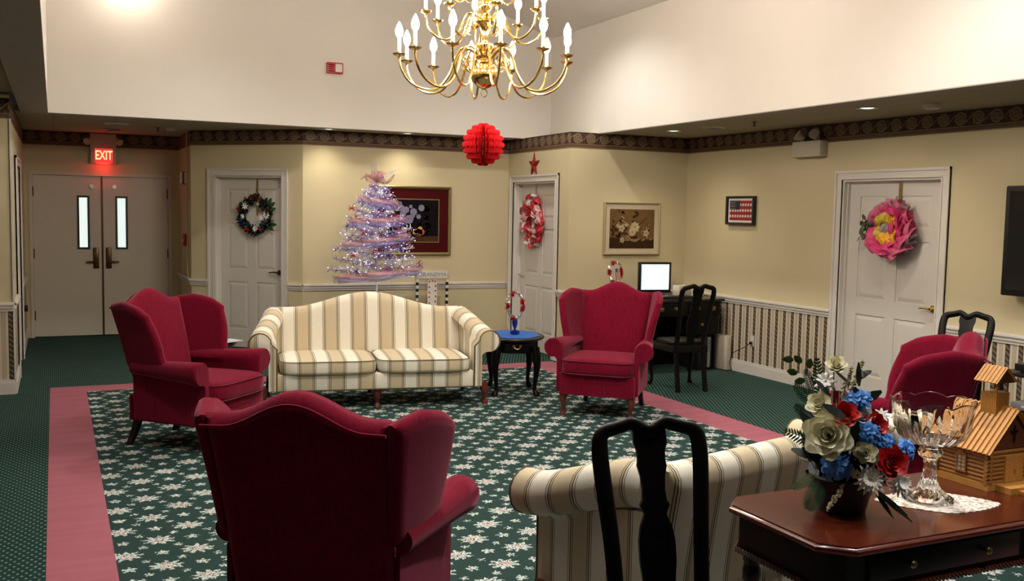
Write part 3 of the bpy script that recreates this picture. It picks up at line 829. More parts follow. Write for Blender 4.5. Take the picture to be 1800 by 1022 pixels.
m = MB(); n = 8; pts = []
for j in range(8):
    a = 2*PI*(j+.5)/8; pts.append((.255*math.cos(a)*(1.02 if j % 2 else .98), .33*math.sin(a)))
m.prism(pts, .5405, .5445)
for j in (0, 3, 5, 6):    # hanging corners
    a, b = V((*pts[j], .543)), V((*pts[(j+1) % 8], .543)); mid = (a+b)/2; o_ = mid*1.13; o_.z = .532
cl = m.build('table_cloth', 'bluecloth', smooth=False); cl.location = (3.90, 8.28, 0); cl.rotation_euler.z = math.radians(-18)
tag(cl, 'royal blue cloth laid flat on the oval side table', 'cloth')

def tinsel_piece(name, label, loc, flag=True, base=True, seed=1, rz=0, sc_=1.0, halfring=False):
    r_ = random.Random(seed); t = thing(name, label, 'decoration', loc, rz)
    z0 = .0
    if base:
        m = MB(); m.lathe([(.0, 0), (.034, 0), (.036, .012), (.034, .035), (.012, .045)], 14); m.box((0, 0, .02), (.075, .06, .035), .01); m.build('weight', 'blueglass', t)
        m = MB(); m.lathe([(.008, .04), (.010, .055), (.020, .075), (.027, .11), (.024, .135), (.020, .15)], 14); m.build('goblet', 'blueglass', t)
        z0 = .15
    A, B = .078*sc_, .108*sc_; cz = z0+B
    m = MB(); m.tube([(A*math.cos(2*PI*i/24), 0, cz+B*math.sin(2*PI*i/24)) for i in range(24)], .005, 6, closed=True)
    def spikes(mb, c, n, ln, w=.0022):
        for _ in range(n):
            d = V((r_.gauss(0, 1), r_.gauss(0, 1), r_.gauss(0, 1))).normalized(); p = V(c); l = ln*r_.uniform(.6, 1.1); a = d.orthogonal().normalized()*w*1.6; b = d.cross(a).normalized()*w*1.6
            mb.add([p+a, p+b, p-a-b, p+d*l], [[0, 1, 3], [1, 2, 3], [2, 0, 3], [0, 2, 1]])
    for i in range(40):
        a = 2*PI*i/40; spikes(m, (A*math.cos(a), 0, cz+B*math.sin(a)), 16, .026, .0034)
    m.build('silver_garland', 'silver', t, smooth=False)
    m = MB()
    for k, a in enumerate((1.9, 3.0, 4.3, 5.9, .1)):
        for e in range(3): spikes(m, (A*math.cos(a+e*.12), 0, cz+B*math.sin(a+e*.12)), 34, .036, .004)
    m.build('red_burst', 'redtin', t, smooth=False)
    if flag:
        f = MB(); f.mi = 0; T_ = Matrix.Translation((A*.45, -.012, cz-B*.3)) @ Matrix.Rotation(-.15, 4, 'Y')
        f.X = T_
        for i in range(7):
            f.mi = i % 2; f.box((-.03+i*.0095, 0, 0), (.0095, .002, .09))
        f.mi = 2; f.box((-.018, -.0005, .06), (.034, .002, .04))
        f.build('small_flag', ['redtin' if False else 'red', 'mat_wh', 'paperblue'], t, smooth=False)
    return t
tinsel_piece('tinsel_centerpiece', 'red and silver tinsel ring on small blue goblet on blue cloth', (3.90, 8.25, .5455), False, True, 3, .2, 1.12)
tinsel_piece('tinsel_decoration', 'red and silver tinsel ring with small flag standing on the dark desk', (5.60, 9.28, .7875), True, True, 5, .1, 1.05)
tinsel_piece('tinsel_ornament', 'red and silver tinsel ring mostly hidden behind the left wing chair', (1.20, 8.72, .572), False, False, 9, 0, 1.25)
# magazines on the left side table
for k, (x, y, rz, lab) in enumerate(((1.28, 8.50, .5, 'glossy blue and white magazine on top at right of the left side table'), (1.18, 8.58, -.1, 'white magazine lying under another on the left side table'), (1.22, 8.46, -.45, 'folded white leaflet at the front of the left side table'))):
    m = MB(); m.mi = 0; m.box((0, 0, .003), (.21, .27, .006)); m.mi = 1
    m.box((.03, .02, .0063), (.10, .05, .0006), R=Matrix.Rotation(.6, 3, 'Z')); m.box((-.04, -.06, .0063), (.12, .012, .0006), R=Matrix.Rotation(-.3, 3, 'Z'))
    o = m.build('magazine', ['paper', 'paperblue'], smooth=False); o.location = (x, y, .5405+(.0135, .0, .007)[k]); o.rotation_euler.z = rz; tag(o, lab, 'magazine')

# ------------------------------------------------------------------ desk corner
dk = thing('desk', 'large dark wooden desk in the corner under the sepia flower picture', 'desk', (5.98, 9.14, 0), 0)
m = MB(); m.b2(-.74, .70, -.42, .42, .757, .787, .008); m.build('desktop', 'darkmahog', dk)
m = MB(); m.b2(-.70, .66, -.385, .40, .60, .757, .004); fr0 = m.build('drawer_apron', 'black', dk)
for k, x0 in enumerate((-.69, .25)):
    m = MB(); m.b2(x0, x0+.40, -.38, .40, .39 if k else .03, .60, .004); m.build('pedestal', 'black', dk)
for k, (xa, xb, za, zb) in enumerate(((-.69, -.27, .62, .745), (-.23, .20, .62, .745), (.24, .65, .62, .745), (-.68, -.30, .41, .59), (.26, .64, .41, .59))):
    m = MB(); m.b2(xa, xb, -.393, -.375, za, zb, .004); d_ = m.build('drawer', 'black', dk)
    for xx in ((xa+(xb-xa)*.25, xa+(xb-xa)*.75) if k < 3 else ((xa+xb)/2,)):
        m = MB(); z = (za+zb)/2; m.tube([(xx-.03, -.395, z+.01), (xx-.024, -.415, z-.012), (xx, -.42, z-.02), (xx+.024, -.415, z-.012), (xx+.03, -.395, z+.01)], .005, 6); m.box((xx, -.395, z+.004), (.085, .004, .03), .001); m.build('drawer_pull', 'oldbrass', d_)
for sx, sy in ((-.66, -.35), (.62, -.35), (-.66, .36), (.62, .36), (-.32, -.35), (.29, -.35)):
    m = MB(); m.tube([(sx, sy, .40), (sx, sy, .12), (sx, sy, .05), (sx, sy, 0)], [.026, .018, .015, .024], 8); m.build('leg', 'black', dk)
m = MB(); m.b2(-.30, .65, .07, .09, .02, .62, 0); m.build('back_panel', 'black', dk)

mon = thing('computer_monitor', 'black flat computer monitor with lit white screen on the desk', 'monitor', (6.115, 9.28, .787), math.radians(-8))
m = MB(); m.b2(-.20, .20, -.02, .02, .03, .375, .008); cs = m.build('bezel', 'blackp', mon)
m = MB(); m.b2(-.17, .17, -.0225, -.020, .065, .35); m.build('screen', 'screen', mon, smooth=False)
m = MB(); m.b2(-.17, .17, -.0240, -.0228, .332, .343); m.b2(-.17, -.155, -.0240, -.0228, .07, .33); m.b2(-.14, .10, -.0240, -.0228, .31, .316); m.build('toolbar', 'screen2', mon, smooth=False)
m = MB(); m.b2(-.03, .03, .02, .05, .01, .2, .005); m.b2(-.11, .11, -.06, .09, 0, .012, .004); m.build('stand', 'blackp', mon)
kb = MB(); kb.box((0, 0, .012), (.42, .15, .022), .006)
for i in range(12):
    for j in range(4): kb.box((-.18+i*.033, -.05+j*.033, .026), (.027, .027, .008), .002)
o = kb.build('keyboard', 'blackp'); o.location = (6.10, 8.86, .787); o.rotation_euler.z = -.05; tag(o, 'black keyboard in front of the lit monitor', 'keyboard')
b_ = thing('speaker_box', 'boxy white desktop router beside the lit monitor', 'device', (6.38, 9.12, .787), .1)
m = MB(); m.box((0, 0, .062), (.17, .12, .12), .008); m.build('case', 'offwhite', b_)
m = MB(); m.tube([(.04, -.061, .10), (.04, -.063, .10)], .008, 10); m.build('button', 'blackp', b_)
b_ = thing('desk_phone', 'small white device with dark keys behind the desk chair', 'device', (6.54, 9.06, .787), -.1)
m = MB(); m.box((0, 0, .05), (.14, .10, .10), .01); m.build('case', 'offwhite', b_)
m = MB()
for i in range(2):
    for j in range(3): m.box((-.02+i*.04, -.052, .03+j*.022), (.024, .004, .012))
m.build('keys', 'blackp', b_, smooth=False)
cb = bpy.data.curves.new('c', 'CURVE')
m = MB(); m.tube([(6.28, 9.06, .80), (6.25, 8.98, .81), (6.30, 8.93, .80), (6.36, 8.90, .792), (6.43, 8.95, .79)], .003, 6)
o = m.build('usb_cable', 'blackp'); tag(o, 'thin dark cord looped on the desk beside white box', 'cord')
pc = thing('computer_tower', 'black computer tower with silver strip standing under the desk', 'computer', (6.45, 8.96, 0), 0)
m = MB(); m.b2(-.09, .09, -.21, .21, .0, .37, .006); m.build('case', 'blackp', pc)
m = MB(); m.b2(.035, .068, -.217, -.211, .03, .36); m.build('front_strip', 'greyp', pc, smooth=False)
m = MB()
for k in range(5): m.b2(.046, .057, -.219, -.2172, .20+k*.03, .212+k*.03)
m.build('buttons', 'blackp', pc, smooth=False)
m = MB(); m.b2(-.03, .03, -.15, .15, 0, .38, .005); o = m.build('power_unit', 'offwhite'); o.location = (6.70, 8.80, 0); tag(o, 'slim off-white case standing on edge between desk and right wall', 'device')
# outlet and cord
ou = thing('wall_outlet', 'white wall outlet in the striped dado of the right wall', 'outlet', (XR-.003, 8.327, .365), rotz((-1, 0)))
m = MB(); m.b2(-.035, .035, -.006, 0, -.058, .058, .002); m.build('cover_plate', 'offwhite', ou)
m = MB()
for z in (-.022, .022): m.b2(-.015, .015, -.008, -.006, z-.013, z+.013)
m.build('socket', 'mat_wh', ou, smooth=False)
m = MB(); m.b2(-.014, .014, -.035, -.008, -.036, -.008, .004); pl = m.build('plug', 'blackp'); pl.location = ou.location; pl.rotation_euler = ou.rotation_euler
m2 = MB(); m2.tube([(6.722, 8.327, .342), (6.70, 8.36, .30), (6.69, 8.45, .26), (6.69, 8.58, .20), (6.69, 8.62, .08), (6.68, 8.56, .012), (6.66, 8.62, .006), (6.63, 8.69, .006)], .0045, 6)
c_ = m2.build('extension_cable', 'blackp'); pl.parent = c_; pl.matrix_parent_inverse = Matrix.Identity(4); tag(c_, 'black power cord running from wall outlet to under the desk', 'cord')

# ------------------------------------------------------------------ television and stand
tv = thing('television', 'large black flat television mounted on the right wall at the picture edge', 'television', (XR, 4.60, 1.545), rotz((-1, 0)))
m = MB(); m.b2(-.62, .62, -.155, -.075, -.42, .42, .012); m.build('cabinet', 'blackp', tv)
m = MB(); m.b2(-.58, .58, -.1575, -.1552, -.37, .38); m.build('screen', MT('dark_tv_glass', .12).col((.004, .004, .005)).m, tv, smooth=False)
m = MB(); m.b2(-.2, .2, -.076, -.002, -.15, .15); m.build('wall_bracket', 'blackp', tv, smooth=False)
ts = thing('television_stand', 'black open shelf stand against the striped dado below the television', 'stand', (6.46, 4.30, 0), rotz((-1, 0)))
for z in (.02, .30, .58):
    m = MB(); m.b2(-.62, .62, -.22, .22, z, z+.025, .004); m.build('shelf', 'blackp', ts)
for sx in (-.6, .6):
    for sy in (-.2, .2):
        m = MB(); m.b2(sx-.015, sx+.015, sy-.015, sy+.015, 0, .60); m.build('post', 'blackp', ts, smooth=False)
for k, (x, z, lab, mt) in enumerate(((6.46, .606, 'black disc player on top of the television stand', 'blackp'), (6.44, .326, 'grey box on the middle shelf of the television stand', 'greyp'))):
    b_ = thing('disc_player', lab, 'device', (x, 4.62, z), rotz((-1, 0)))
    m = MB(); m.b2(-.21, .21, -.15, .15, .008, .06, .004); m.build('case', mt, b_)
    m = MB(); m.b2(-.12, .06, -.152, -.1502, .03, .045); m.build('tray', 'mat_wh' if k else 'greyp', b_, smooth=False)
    m = MB()
    for sx in (-.17, .17):
        for sy in (-.11, .11): m.tube([(sx, sy, 0), (sx, sy, .009)], .014, 8)
    m.build('foot', 'blackp', b_)

# ------------------------------------------------------------------ foreground table
tb = thing('mahogany_table', 'polished reddish mahogany table with clipped corners and rope-carved edge', 'table', (2.80, 2.32, 0))
TX0, TX1, TY0, TY1, CL = -.825, .825, -.285, .285, .085
def octo(g=0): return [(TX0+CL, TY0+g), (TX1-CL, TY0+g), (TX1-g, TY0+CL), (TX1-g, TY1-CL), (TX1-CL, TY1-g), (TX0+CL, TY1-g), (TX0+g, TY1-CL), (TX0+g, TY0+CL)]
m = MB(); rs = [[V((x, y, z)) for x, y in octo(g)] for z, g in ((.722, .012), (.727, .003), (.733, 0), (.740, .002), (.744, .008), (.7455, .012), (.75, .014))]
m.rings(rs); m.build('tabletop', 'mahog', tb, ang=20)
m = MB(); m.rings([[V((x, y, z)) for x, y in octo(.045)] for z in (.60, .722)]); m.build('apron', 'darkmahog', tb, smooth=False)
m = MB(); m.mi = 0
o8 = octo(.036)
for a, b in zip(o8, o8[1:]+o8[:1]):
    a, b = V((*a, .600)), V((*b, .600)); L = (b-a).length; n = int(L/.016); d = (b-a).normalized(); 
    for k in range(n):
        c = a+d*(k+.5)*L/n; s_ = V((0, 0, 1)).cross(d); q = d*.009
        m.tube([c-q+V((0, 0, .007)), c+q-V((0, 0, .007))], .0055, 5)
o = m.build('rope_molding', 'mahog', tb)
for k, (xa, xb) in enumerate(((-.66, -.02), (.02, .66))):
    m = MB(); m.b2(xa, xb, TY0+.035, TY0+.05, .625, .705, .003); d_ = m.build('drawer', 'darkmahog', tb)
    for xx in (xa+.16, xb-.16) if k == 0 else (xa+.16, xb-.16):
        m = MB(); m.X = Matrix.Translation((xx, TY0+.035, .665)) @ Matrix.Rotation(PI/2, 4, 'X'); m.lathe([(.004, 0), (.005, .006), (.011, .011), (.013, .016), (.009, .021), (.003, .023)], 12); m.build('knob', 'oldbrass', d_)
for sx in (-1, 1):
    for sy in (-1, 1):
        m = MB(); m.lathe([(.030, .62), (.030, .56), (.024, .545), (.030, .53), (.030, .50), (.022, .48), (.028, .40), (.026, .2), (.016, .10), (.022, .08), (.014, .04), (.020, .0)], 12, (sx*.73, sy*.19, 0)); m.build('leg', 'darkmahog', tb)
TZ = .7505
m = MB(); N = 72; cx_, cy_ = 2.655, 2.29
pts = []
for j in range(N):
    a = 2*PI*j/N; k = 1+.035*abs(math.sin(a*18)); 
    e = (abs(math.cos(a))**1.35+abs(math.sin(a))**1.35)**(-1/1.35)
    pts.append((.205*k*e*math.cos(a), .125*k*e*math.sin(a)))
m.prism(pts, 0, .0018); o = m.build('lace_doily', 'lace', smooth=False); o.location = (cx_, cy_, TZ); o.rotation_euler.z = math.radians(-27); tag(o, 'white lace doily under the crystal compote', 'doily')

# crystal compote
bw_ = thing('crystal_compote', 'tall footed cut crystal bowl with scalloped rim on lace doily', 'bowl', (2.64, 2.315, TZ+.0025))
SEG = 64
def scal(amp, n): return lambda j: 1+amp*math.cos(2*PI*j/SEG*n)
def crys(prof_o, prof_i, flute=0, nf=8, rim=None):
    m = MB(); rs = []
    for (r, z, f) in prof_o+prof_i:
        ring = []
        for j in range(SEG):
            a = 2*PI*j/SEG; k = 1+f*abs(math.cos(a*nf/2))-(f*.6)
            zz = z + (rim*(abs(math.cos(a*4))-.6) if (rim and r > .1249) else 0)
            ring.append(V((r*k*math.cos(a), r*k*math.sin(a), zz)))
        rs.append(ring)
    m.rings(rs); return m
m = crys([(.004, 0, 0), (.078, 0, .05), (.082, .004, .05), (.080, .010, .05), (.060, .024, .06), (.038, .040, .10), (.027, .062, .14), (.021, .090, .16), (.018, .120, .16), (.021, .138, .1), (.024, .142, 0), (.036, .150, .05), (.040, .164, .10), (.033, .178, .06), (.038, .186, 0), (.004, .188, 0)], [], nf=10)
m.build('pedestal', 'crystal', bw_, ang=28)
m = crys([(.004, .184, 0), (.040, .186, .02), (.078, .197, .07), (.103, .220, .09), (.119, .252, .07), (.126, .288, .03), (.131, .328, 0), (.135, .338, 0)], [(.131, .341, 0), (.1255, .326, 0), (.120, .288, 0), (.112, .254, .01), (.096, .225, .02), (.070, .203, .02), (.004, .195, 0)], nf=22, rim=.013)
m.build('bowl', 'crystal', bw_, ang=24)

# ------------------------------------------------------------------ log church model
ch = thing('log_church_model', 'honey-coloured wooden log church model with belfry on mahogany table', 'model', (3.05, 2.43, TZ))
def bx(x0, x1, y0, y1, z0, z1, name, mat, par=ch, bev=0): 
    m = MB(); m.b2(x0, x1, y0, y1, z0, z1, bev); return m.build(name, mat, par, smooth=False)
W2, L2 = .115, .105
bx(-W2-.012, W2+.012, -L2-.012, L2+.012, 0, .024, 'base', 'pine')
m = MB(); ZE = .142
for k in range(8):
    z = .024+.0148*(k+.5)
    for sx in (-1, 1): m.tube([(sx*W2, -L2-.014, z), (sx*W2, L2+.014, z)], .0082, 8)
for k in range(8):
    z = .024+.0148*(k+.5)-.004
    for sy in (-1, 1): m.tube([(-W2-.014, sy*L2, z), (W2+.014, sy*L2, z)], .0082, 8)
m.b2(-W2, W2, -L2, L2, .02, ZE)
m.build('log_walls', 'pinedark', ch)
ZR = .275
for sy in (-1, 1):
    m = MB(); m.prism([(-W2, ZE), (W2, ZE), (0, ZR-.012)], sy*L2-.004, sy*L2+.004, lambda x, z, h: V((x, h, z))); m.build('gable', 'chgable', ch, smooth=False)
for sx in (-1, 1):
    m = MB(); nst = 24; e = .022; Lr = L2+.022
    a0 = V((sx*(W2+e), 0, ZE-.012)); a1 = V((0, 0, ZR+.004)); d = a1-a0; nn = V((d.z*sx, 0, abs(d.x))).normalized()
    for k in range(nst):
        y0 = -Lr+k*2*Lr/nst; y1 = y0+2*Lr/nst; th = .0075 if k % 2 else .002
        vs = []
        for y in (y0, y1):
            for p in (a0, a1, a1+nn*th, a0+nn*th): vs.append(V((p.x, y, p.z)))
        m.add(vs, [[0, 1, 2, 3], [4, 7, 6, 5], [0, 4, 5, 1], [1, 5, 6, 2], [2, 6, 7, 3], [3, 7, 4, 0]])
    m.build('roof', 'pine', ch, smooth=False)
# side window
m = MB(); xw = -W2-.008
m.b2(xw-.004, xw, -.022, -.016, .050, .108); m.b2(xw-.004, xw, .016, .022, .050, .108); m.b2(xw-.006, xw, -.027, .027, .045, .051); m.b2(xw-.004, xw, -.016, .016, .104, .110)
m.prism([(-.026, .106), (.026, .106), (0, .126)], xw-.005, xw, lambda y, z, h: V((h, y, z))); wf = m.build('window_frame', 'pinedark', ch, smooth=False)
bx(xw-.001, xw+.0, -.016, .016, .051, .104, 'window_pane', 'offwhite', wf)
m = MB(); m.b2(xw-.003, xw-.001, -.001, .001, .051, .104)
for z in (.064, .078, .091): m.b2(xw-.003, xw-.001, -.016, .016, z-.001, z+.001)
m.build('muntins', 'pinedark', wf, smooth=False)
bx(-.045, .045, -L2-.014, -L2-.006, .024, .118, 'church_door', 'pine')
m = MB(); m.tube([(.0, -L2-.014, .066), (.0, -L2-.020, .066)], .003, 8); m.build('door_knob', 'pinedark', ch)
bx(-.09, .09, -L2-.075, -L2-.012, 0, .022, 'porch', 'pine'); bx(-.05, .05, -L2-.115, -L2-.075, 0, .012, 'step', 'pine')
m = MB(); yc = -L2-.005; m.b2(-.004, .004, yc-.004, yc, .165, .225); m.b2(-.018, .018, yc-.004, yc, .200, .207); m.build('cross', 'blackp', ch, smooth=False)
# belfry
by = -.025; bs = .0325; zb0, zb1 = .225, .330
m = MB()
for k in range(8):
    for (sx) in (-1,):
        pass
m.b2(-bs, bs, by-bs, by+bs, zb0, zb1)
for k in range(9):
    q = -bs+.0072*k+.0036
    m.b2(-bs-.0012, -bs, by+q-.0026, by+q+.0026, zb0, zb1); m.b2(q-.0026, q+.0026, by-bs-.0012, by-bs, zb0, zb1)
bf = m.build('belfry', 'pine', ch, smooth=False)
for sx in (-1, 1):
    for sy in (-1, 1):
        m = MB(); m.tube([(sx*(bs-.005), by+sy*(bs-.005), zb1), (sx*(bs-.005), by+sy*(bs-.005), zb1+.042)], .0038, 6); m.build('belfry_post', 'pine', bf)
zr0, zr1 = zb1+.036, zb1+.090
for sx in (-1, 1):
    m = MB(); a0 = V((sx*.052, 0, zr0)); a1 = V((0, 0, zr1)); d = a1-a0; nn = V((d.z*sx, 0, abs(d.x))).normalized()
    for k in range(12):
        y0 = by-.048+k*.008; th = .005 if k % 2 else .003; vs = []
        for y in (y0, y0+.008):
            for p in (a0, a1, a1+nn*th, a0+nn*th): vs.append(V((p.x, y, p.z)))
        m.add(vs, [[0, 1, 2, 3], [4, 7, 6, 5], [0, 4, 5, 1], [1, 5, 6, 2], [2, 6, 7, 3], [3, 7, 4, 0]])
    m.build('belfry_roof', 'pine', bf, smooth=False)
for y in (by-.04, by+.04):
    m = MB(); m.prism([(-.046, zr0), (.046, zr0), (0, zr1-.006)], y-.002, y+.002, lambda x, z, h: V((x, h, z))); m.build('belfry_gable', 'chgable', bf, smooth=False)
m = MB(); m.lathe([(.001, .0), (.010, .0), (.008, .008), (.005, .016), (.001, .018)], 10, (0, by, zb1+.012)); m.build('bell', 'oldbrass', bf)

RZ = .0022
for o in bpy.data.objects:
    if o.parent is None and o.name.split('.')[0] in ('wing_chair', 'camelback_sofa', 'rolled_arm_sofa', 'splat_back_chair', 'splat_back_armchair', 'side_table', 'mahogany_table', 'table_cloth', 'tinsel_centerpiece', 'tinsel_ornament', 'magazine', 'lace_doily', 'crystal_compote', 'log_church_model'):
        x, y = o.location.x, o.location.y
        if RX0 < x < RX1 and RY0 < y < RY1: o.location.z += RZ
TZ += RZ

# ------------------------------------------------------------------ chandelier
CX, CY = 2.76, 6.42
cl_ = thing('chandelier', 'large polished brass chandelier with curved arms and lit candle bulbs', 'chandelier', (CX, CY, 2.518), math.radians(9))
def cz(z): return z-2.55
m = MB(); prof = [(.002, 2.585), (.012, 2.586), (.03, 2.592), (.062, 2.61), (.088, 2.64), (.099, 2.675), (.098, 2.705), (.085, 2.735), (.062, 2.757), (.040, 2.77), (.036, 2.785), (.050, 2.795), (.060, 2.81), (.040, 2.825), (.028, 2.845), (.045, 2.86), (.058, 2.875), (.058, 2.895), (.035, 2.905), (.022, 2.94), (.030, 2.985), (.040, 3.02), (.060, 3.035), (.070, 3.05), (.055, 3.065), (.030, 3.085), (.022, 3.11), (.040, 3.135), (.060, 3.165), (.055, 3.20), (.030, 3.225), (.040, 3.24), (.055, 3.255), (.055, 3.275), (.030, 3.29), (.020, 3.33), (.034, 3.38), (.055, 3.41), (.045, 3.45), (.022, 3.49), (.018, 3.56), (.030, 3.60), (.028, 3.63), (.012, 3.66), (.006, 3.68)]
m.lathe([(r, cz(z)) for r, z in prof], 28); m.build('central_column', 'brass', cl_)
m = MB(); m.tube([(.026*math.cos(2*PI*i/20), 0, cz(2.558)+.026*math.sin(2*PI*i/20)) for i in range(20)], .0035, 6, closed=True); m.build('hanging_ring', 'brass', cl_)
m = MB(); z = 3.67; k = 0
while z < ZRG-.02:
    m.tube([((.016*math.cos(a) if k % 2 else 0), (0 if k % 2 else .016*math.cos(a)), cz(z)+.03*math.sin(a)+.02) for a in [2*PI*i/10 for i in range(10)]], .0035, 5, closed=True); z += .045; k += 1
m.build('chain', 'brass', cl_)
m = MB(); m.lathe([(.07, cz(ZRG)+.022), (.07, cz(ZRG)-.013), (.04, cz(ZRG)-.038), (.01, cz(ZRG)-.05)], 20); m.build('ceiling_canopy', 'brass', cl_)
def make_arm(pts, zc, rc, s=1.0):
    m = MB(); P = []
    n = len(pts)
    for i in range(n-1):      # catmull-rom
        p0, p1, p2, p3 = [V((pts[max(0, min(n-1, k))][0], 0, cz(pts[max(0, min(n-1, k))][1]))) for k in (i-1, i, i+1, i+2)]
        for t in [q/5 for q in range(5)]:
            P.append(.5*((2*p1)+(p2-p0)*t+(2*p0-5*p1+4*p2-p3)*t*t+(3*p1-3*p2+p3-p0)*t**3))
    P.append(V((pts[-1][0], 0, cz(pts[-1][1]))))
    m.tube(P, .0085*s, 8); a = m.build('arm', 'brass', cl_)
    m = MB(); c0 = V((pts[0][0]+.10*s, 0, cz(pts[0][1])-.015))   # scroll ornament under the root of the arm
    m.tube([c0+V(((.012+.035*t)*math.cos(-t*8)*s, 0, (.012+.035*t)*math.sin(-t*8)*s-.02)) for t in [q/16 for q in range(17)]], [.0055*s*(1-.4*q/16) for q in range(17)], 6); m.build('scroll', 'brass', a)
    c = (rc, 0, cz(zc))
    m = MB(); m.lathe([(.006, -.03), (.010, -.02), (.006, -.012), (.016, -.006), (.034*s, .0), (.045*s, .008), (.047*s, .012), (.040*s, .011), (.014, .006), (.015, .016), (.014, .026), (.003, .026)], 18, c); m.build('candle_cup', 'brass', a)
    m = MB(); m.lathe([(.0125, .02), (.0125, .115), (.008, .118), (.002, .118)], 12, c); cn = m.build('candle', 'candle', a)
    m = MB(); m.lathe([(.006, .116), (.014, .124), (.0235, .142), (.027, .160), (.0235, .182), (.013, .208), (.003, .228)], 14, c); m.build('bulb', 'bulb', cn)
    return a
def ring_of(a, n, ph):
    for k in range(n):
        if k == 0: c = a
        else:
            def cp(o, par):
                c = o.copy(); COL.objects.link(c); c.parent = par
                for chd in [x for x in bpy.data.objects if x.parent == o]: cp(chd, c)
                return c
            c = cp(a, cl_)
        c.rotation_euler = (0, 0, ph+2*PI*k/n)
a1_ = make_arm([(.05, 2.80), (.10, 2.855), (.16, 2.86), (.205, 2.80), (.245, 2.68), (.32, 2.585), (.42, 2.565), (.52, 2.61), (.58, 2.69), (.60, 2.77)], 2.79, .60)
ring_of(a1_, 12, .13)
a2_ = make_arm([(.04, 3.05), (.08, 3.10), (.125, 3.10), (.16, 3.04), (.20, 2.96), (.27, 2.915), (.34, 2.93), (.40, 2.99), (.42, 3.07)], 3.09, .42, .9)
ring_of(a2_, 8, .40)
a3_ = make_arm([(.04, 3.26), (.07, 3.30), (.11, 3.29), (.15, 3.22), (.20, 3.20), (.25, 3.24), (.27, 3.33)], 3.35, .27, .8)
ring_of(a3_, 6, .1)

rb = thing('tissue_ball', 'red honeycomb tissue paper ball hanging under the chandelier', 'decoration', (CX, CY, 2.165))
m = MB(); NG = 20
for g in range(NG):
    a = 2*PI*g/NG; pts = []
    for k in range(79):
        t = PI*k/78; k *= .5; lob = .122+.030*abs(math.sin(k*PI/39*9))**.6; pts.append((lob*math.sin(t), -lob*math.cos(t)))
    ca, sa = math.cos(a), math.sin(a)
    # each leaf: half disc folded into two close sheets
    vs = [(0, 0, z) for x, z in pts]; n = len(pts)
    for da in (-.07, .07):
        c2, s2_ = math.cos(a+da), math.sin(a+da)
        A = [V((x*c2, x*s2_, z)) for x, z in pts]; B = [V((x*.35*ca, x*.35*sa, z*.9)) for x, z in pts]
        m.add(A+B, [[i, i+1, n+i+1, n+i] for i in range(n-1)])
for g in range(NG):   # honeycomb bridges
    a0, a1 = 2*PI*g/NG+.07, 2*PI*(g+1)/NG-.07
    for k in range(3, 37, 2):
        t = PI*(k+(g % 2))/39; r0 = .122*math.sin(t); z = -.122*math.cos(t); r1 = r0*.93
        m.add([(r0*math.cos(a0), r0*math.sin(a0), z), (r0*math.cos(a1), r0*math.sin(a1), z+.004), (r1*math.cos(a1)*.8, r1*math.sin(a1)*.8, z*.85), (r1*math.cos(a0)*.8, r1*math.sin(a0)*.8, z*.85)], [[0, 1, 2, 3]])
m.build('tissue_fan', 'redpaper', rb, smooth=False, fixn=False)
m = MB(); m.tube([(0, 0, .13), (0, 0, 2.4966-2.165)], .0008, 4); m.build('thread', 'mat_wh', rb)

for i, (x, y, w) in enumerate(VAULT_FILL):  # fittings for the added lights of the pitched ceiling
    t = thing('added_vault_light', 'round light added unseen in the pitched ceiling, '+['left near one', 'right near one', 'left far one', 'right far one', 'left one by the near gable', 'right one by the near gable'][i], 'light', (x, y, 3.81+(2.79-abs(x-2.7475))*.337), 0)
    t.rotation_euler.y = math.atan(.337)*(1 if x > 2.7475 else -1)
    m = MB(); m.lathe([(.075, .0), (.105, .0), (.107, -.006), (.10, -.010), (.08, -.004)], 28); m.build('trim_ring', 'offwhite', t)
    m = MB(); m.lathe([(.002, .004), (.077, .004), (.077, -.002), (.03, -.009), (.002, -.011)], 24); m.build('lens', 'globe', t)
# wall globes high in the well
for i, (x, y, z) in enumerate(GLOBES):
    nrm = (0, -1) if y > 10 else ((-1, 0) if x > 4 else (1, 0))
    wx, wy = (x, BY1) if y > 10 else ((BX1, y) if x > 4 else (BX0, y))
    g = thing('wall_lamp', ['lit white globe lamp high on the back wall above the exit doors', 'lit white globe lamp high on the left well wall, near one', 'lit white globe lamp high on the left well wall, far one'][i], 'lamp', (wx, wy, z), rotz(nrm))
    m = MB(); m.tube([(0, 0, 0), (0, -.02, 0)], .055, 16); m.tube([(0, -.02, 0), (0, -.10, 0), (0, -.13, .03)], .010, 8); m.build('bracket', 'brass', g)
    m = MB(); m.sph((0, -.15, .06), .06, 14); m.build('globe', 'globe', g)
    point('globe_glow', (wx+nrm[0]*.34, wy+nrm[1]*.34, z+.06), UP_W*.24, (1, .9, .76), .1)

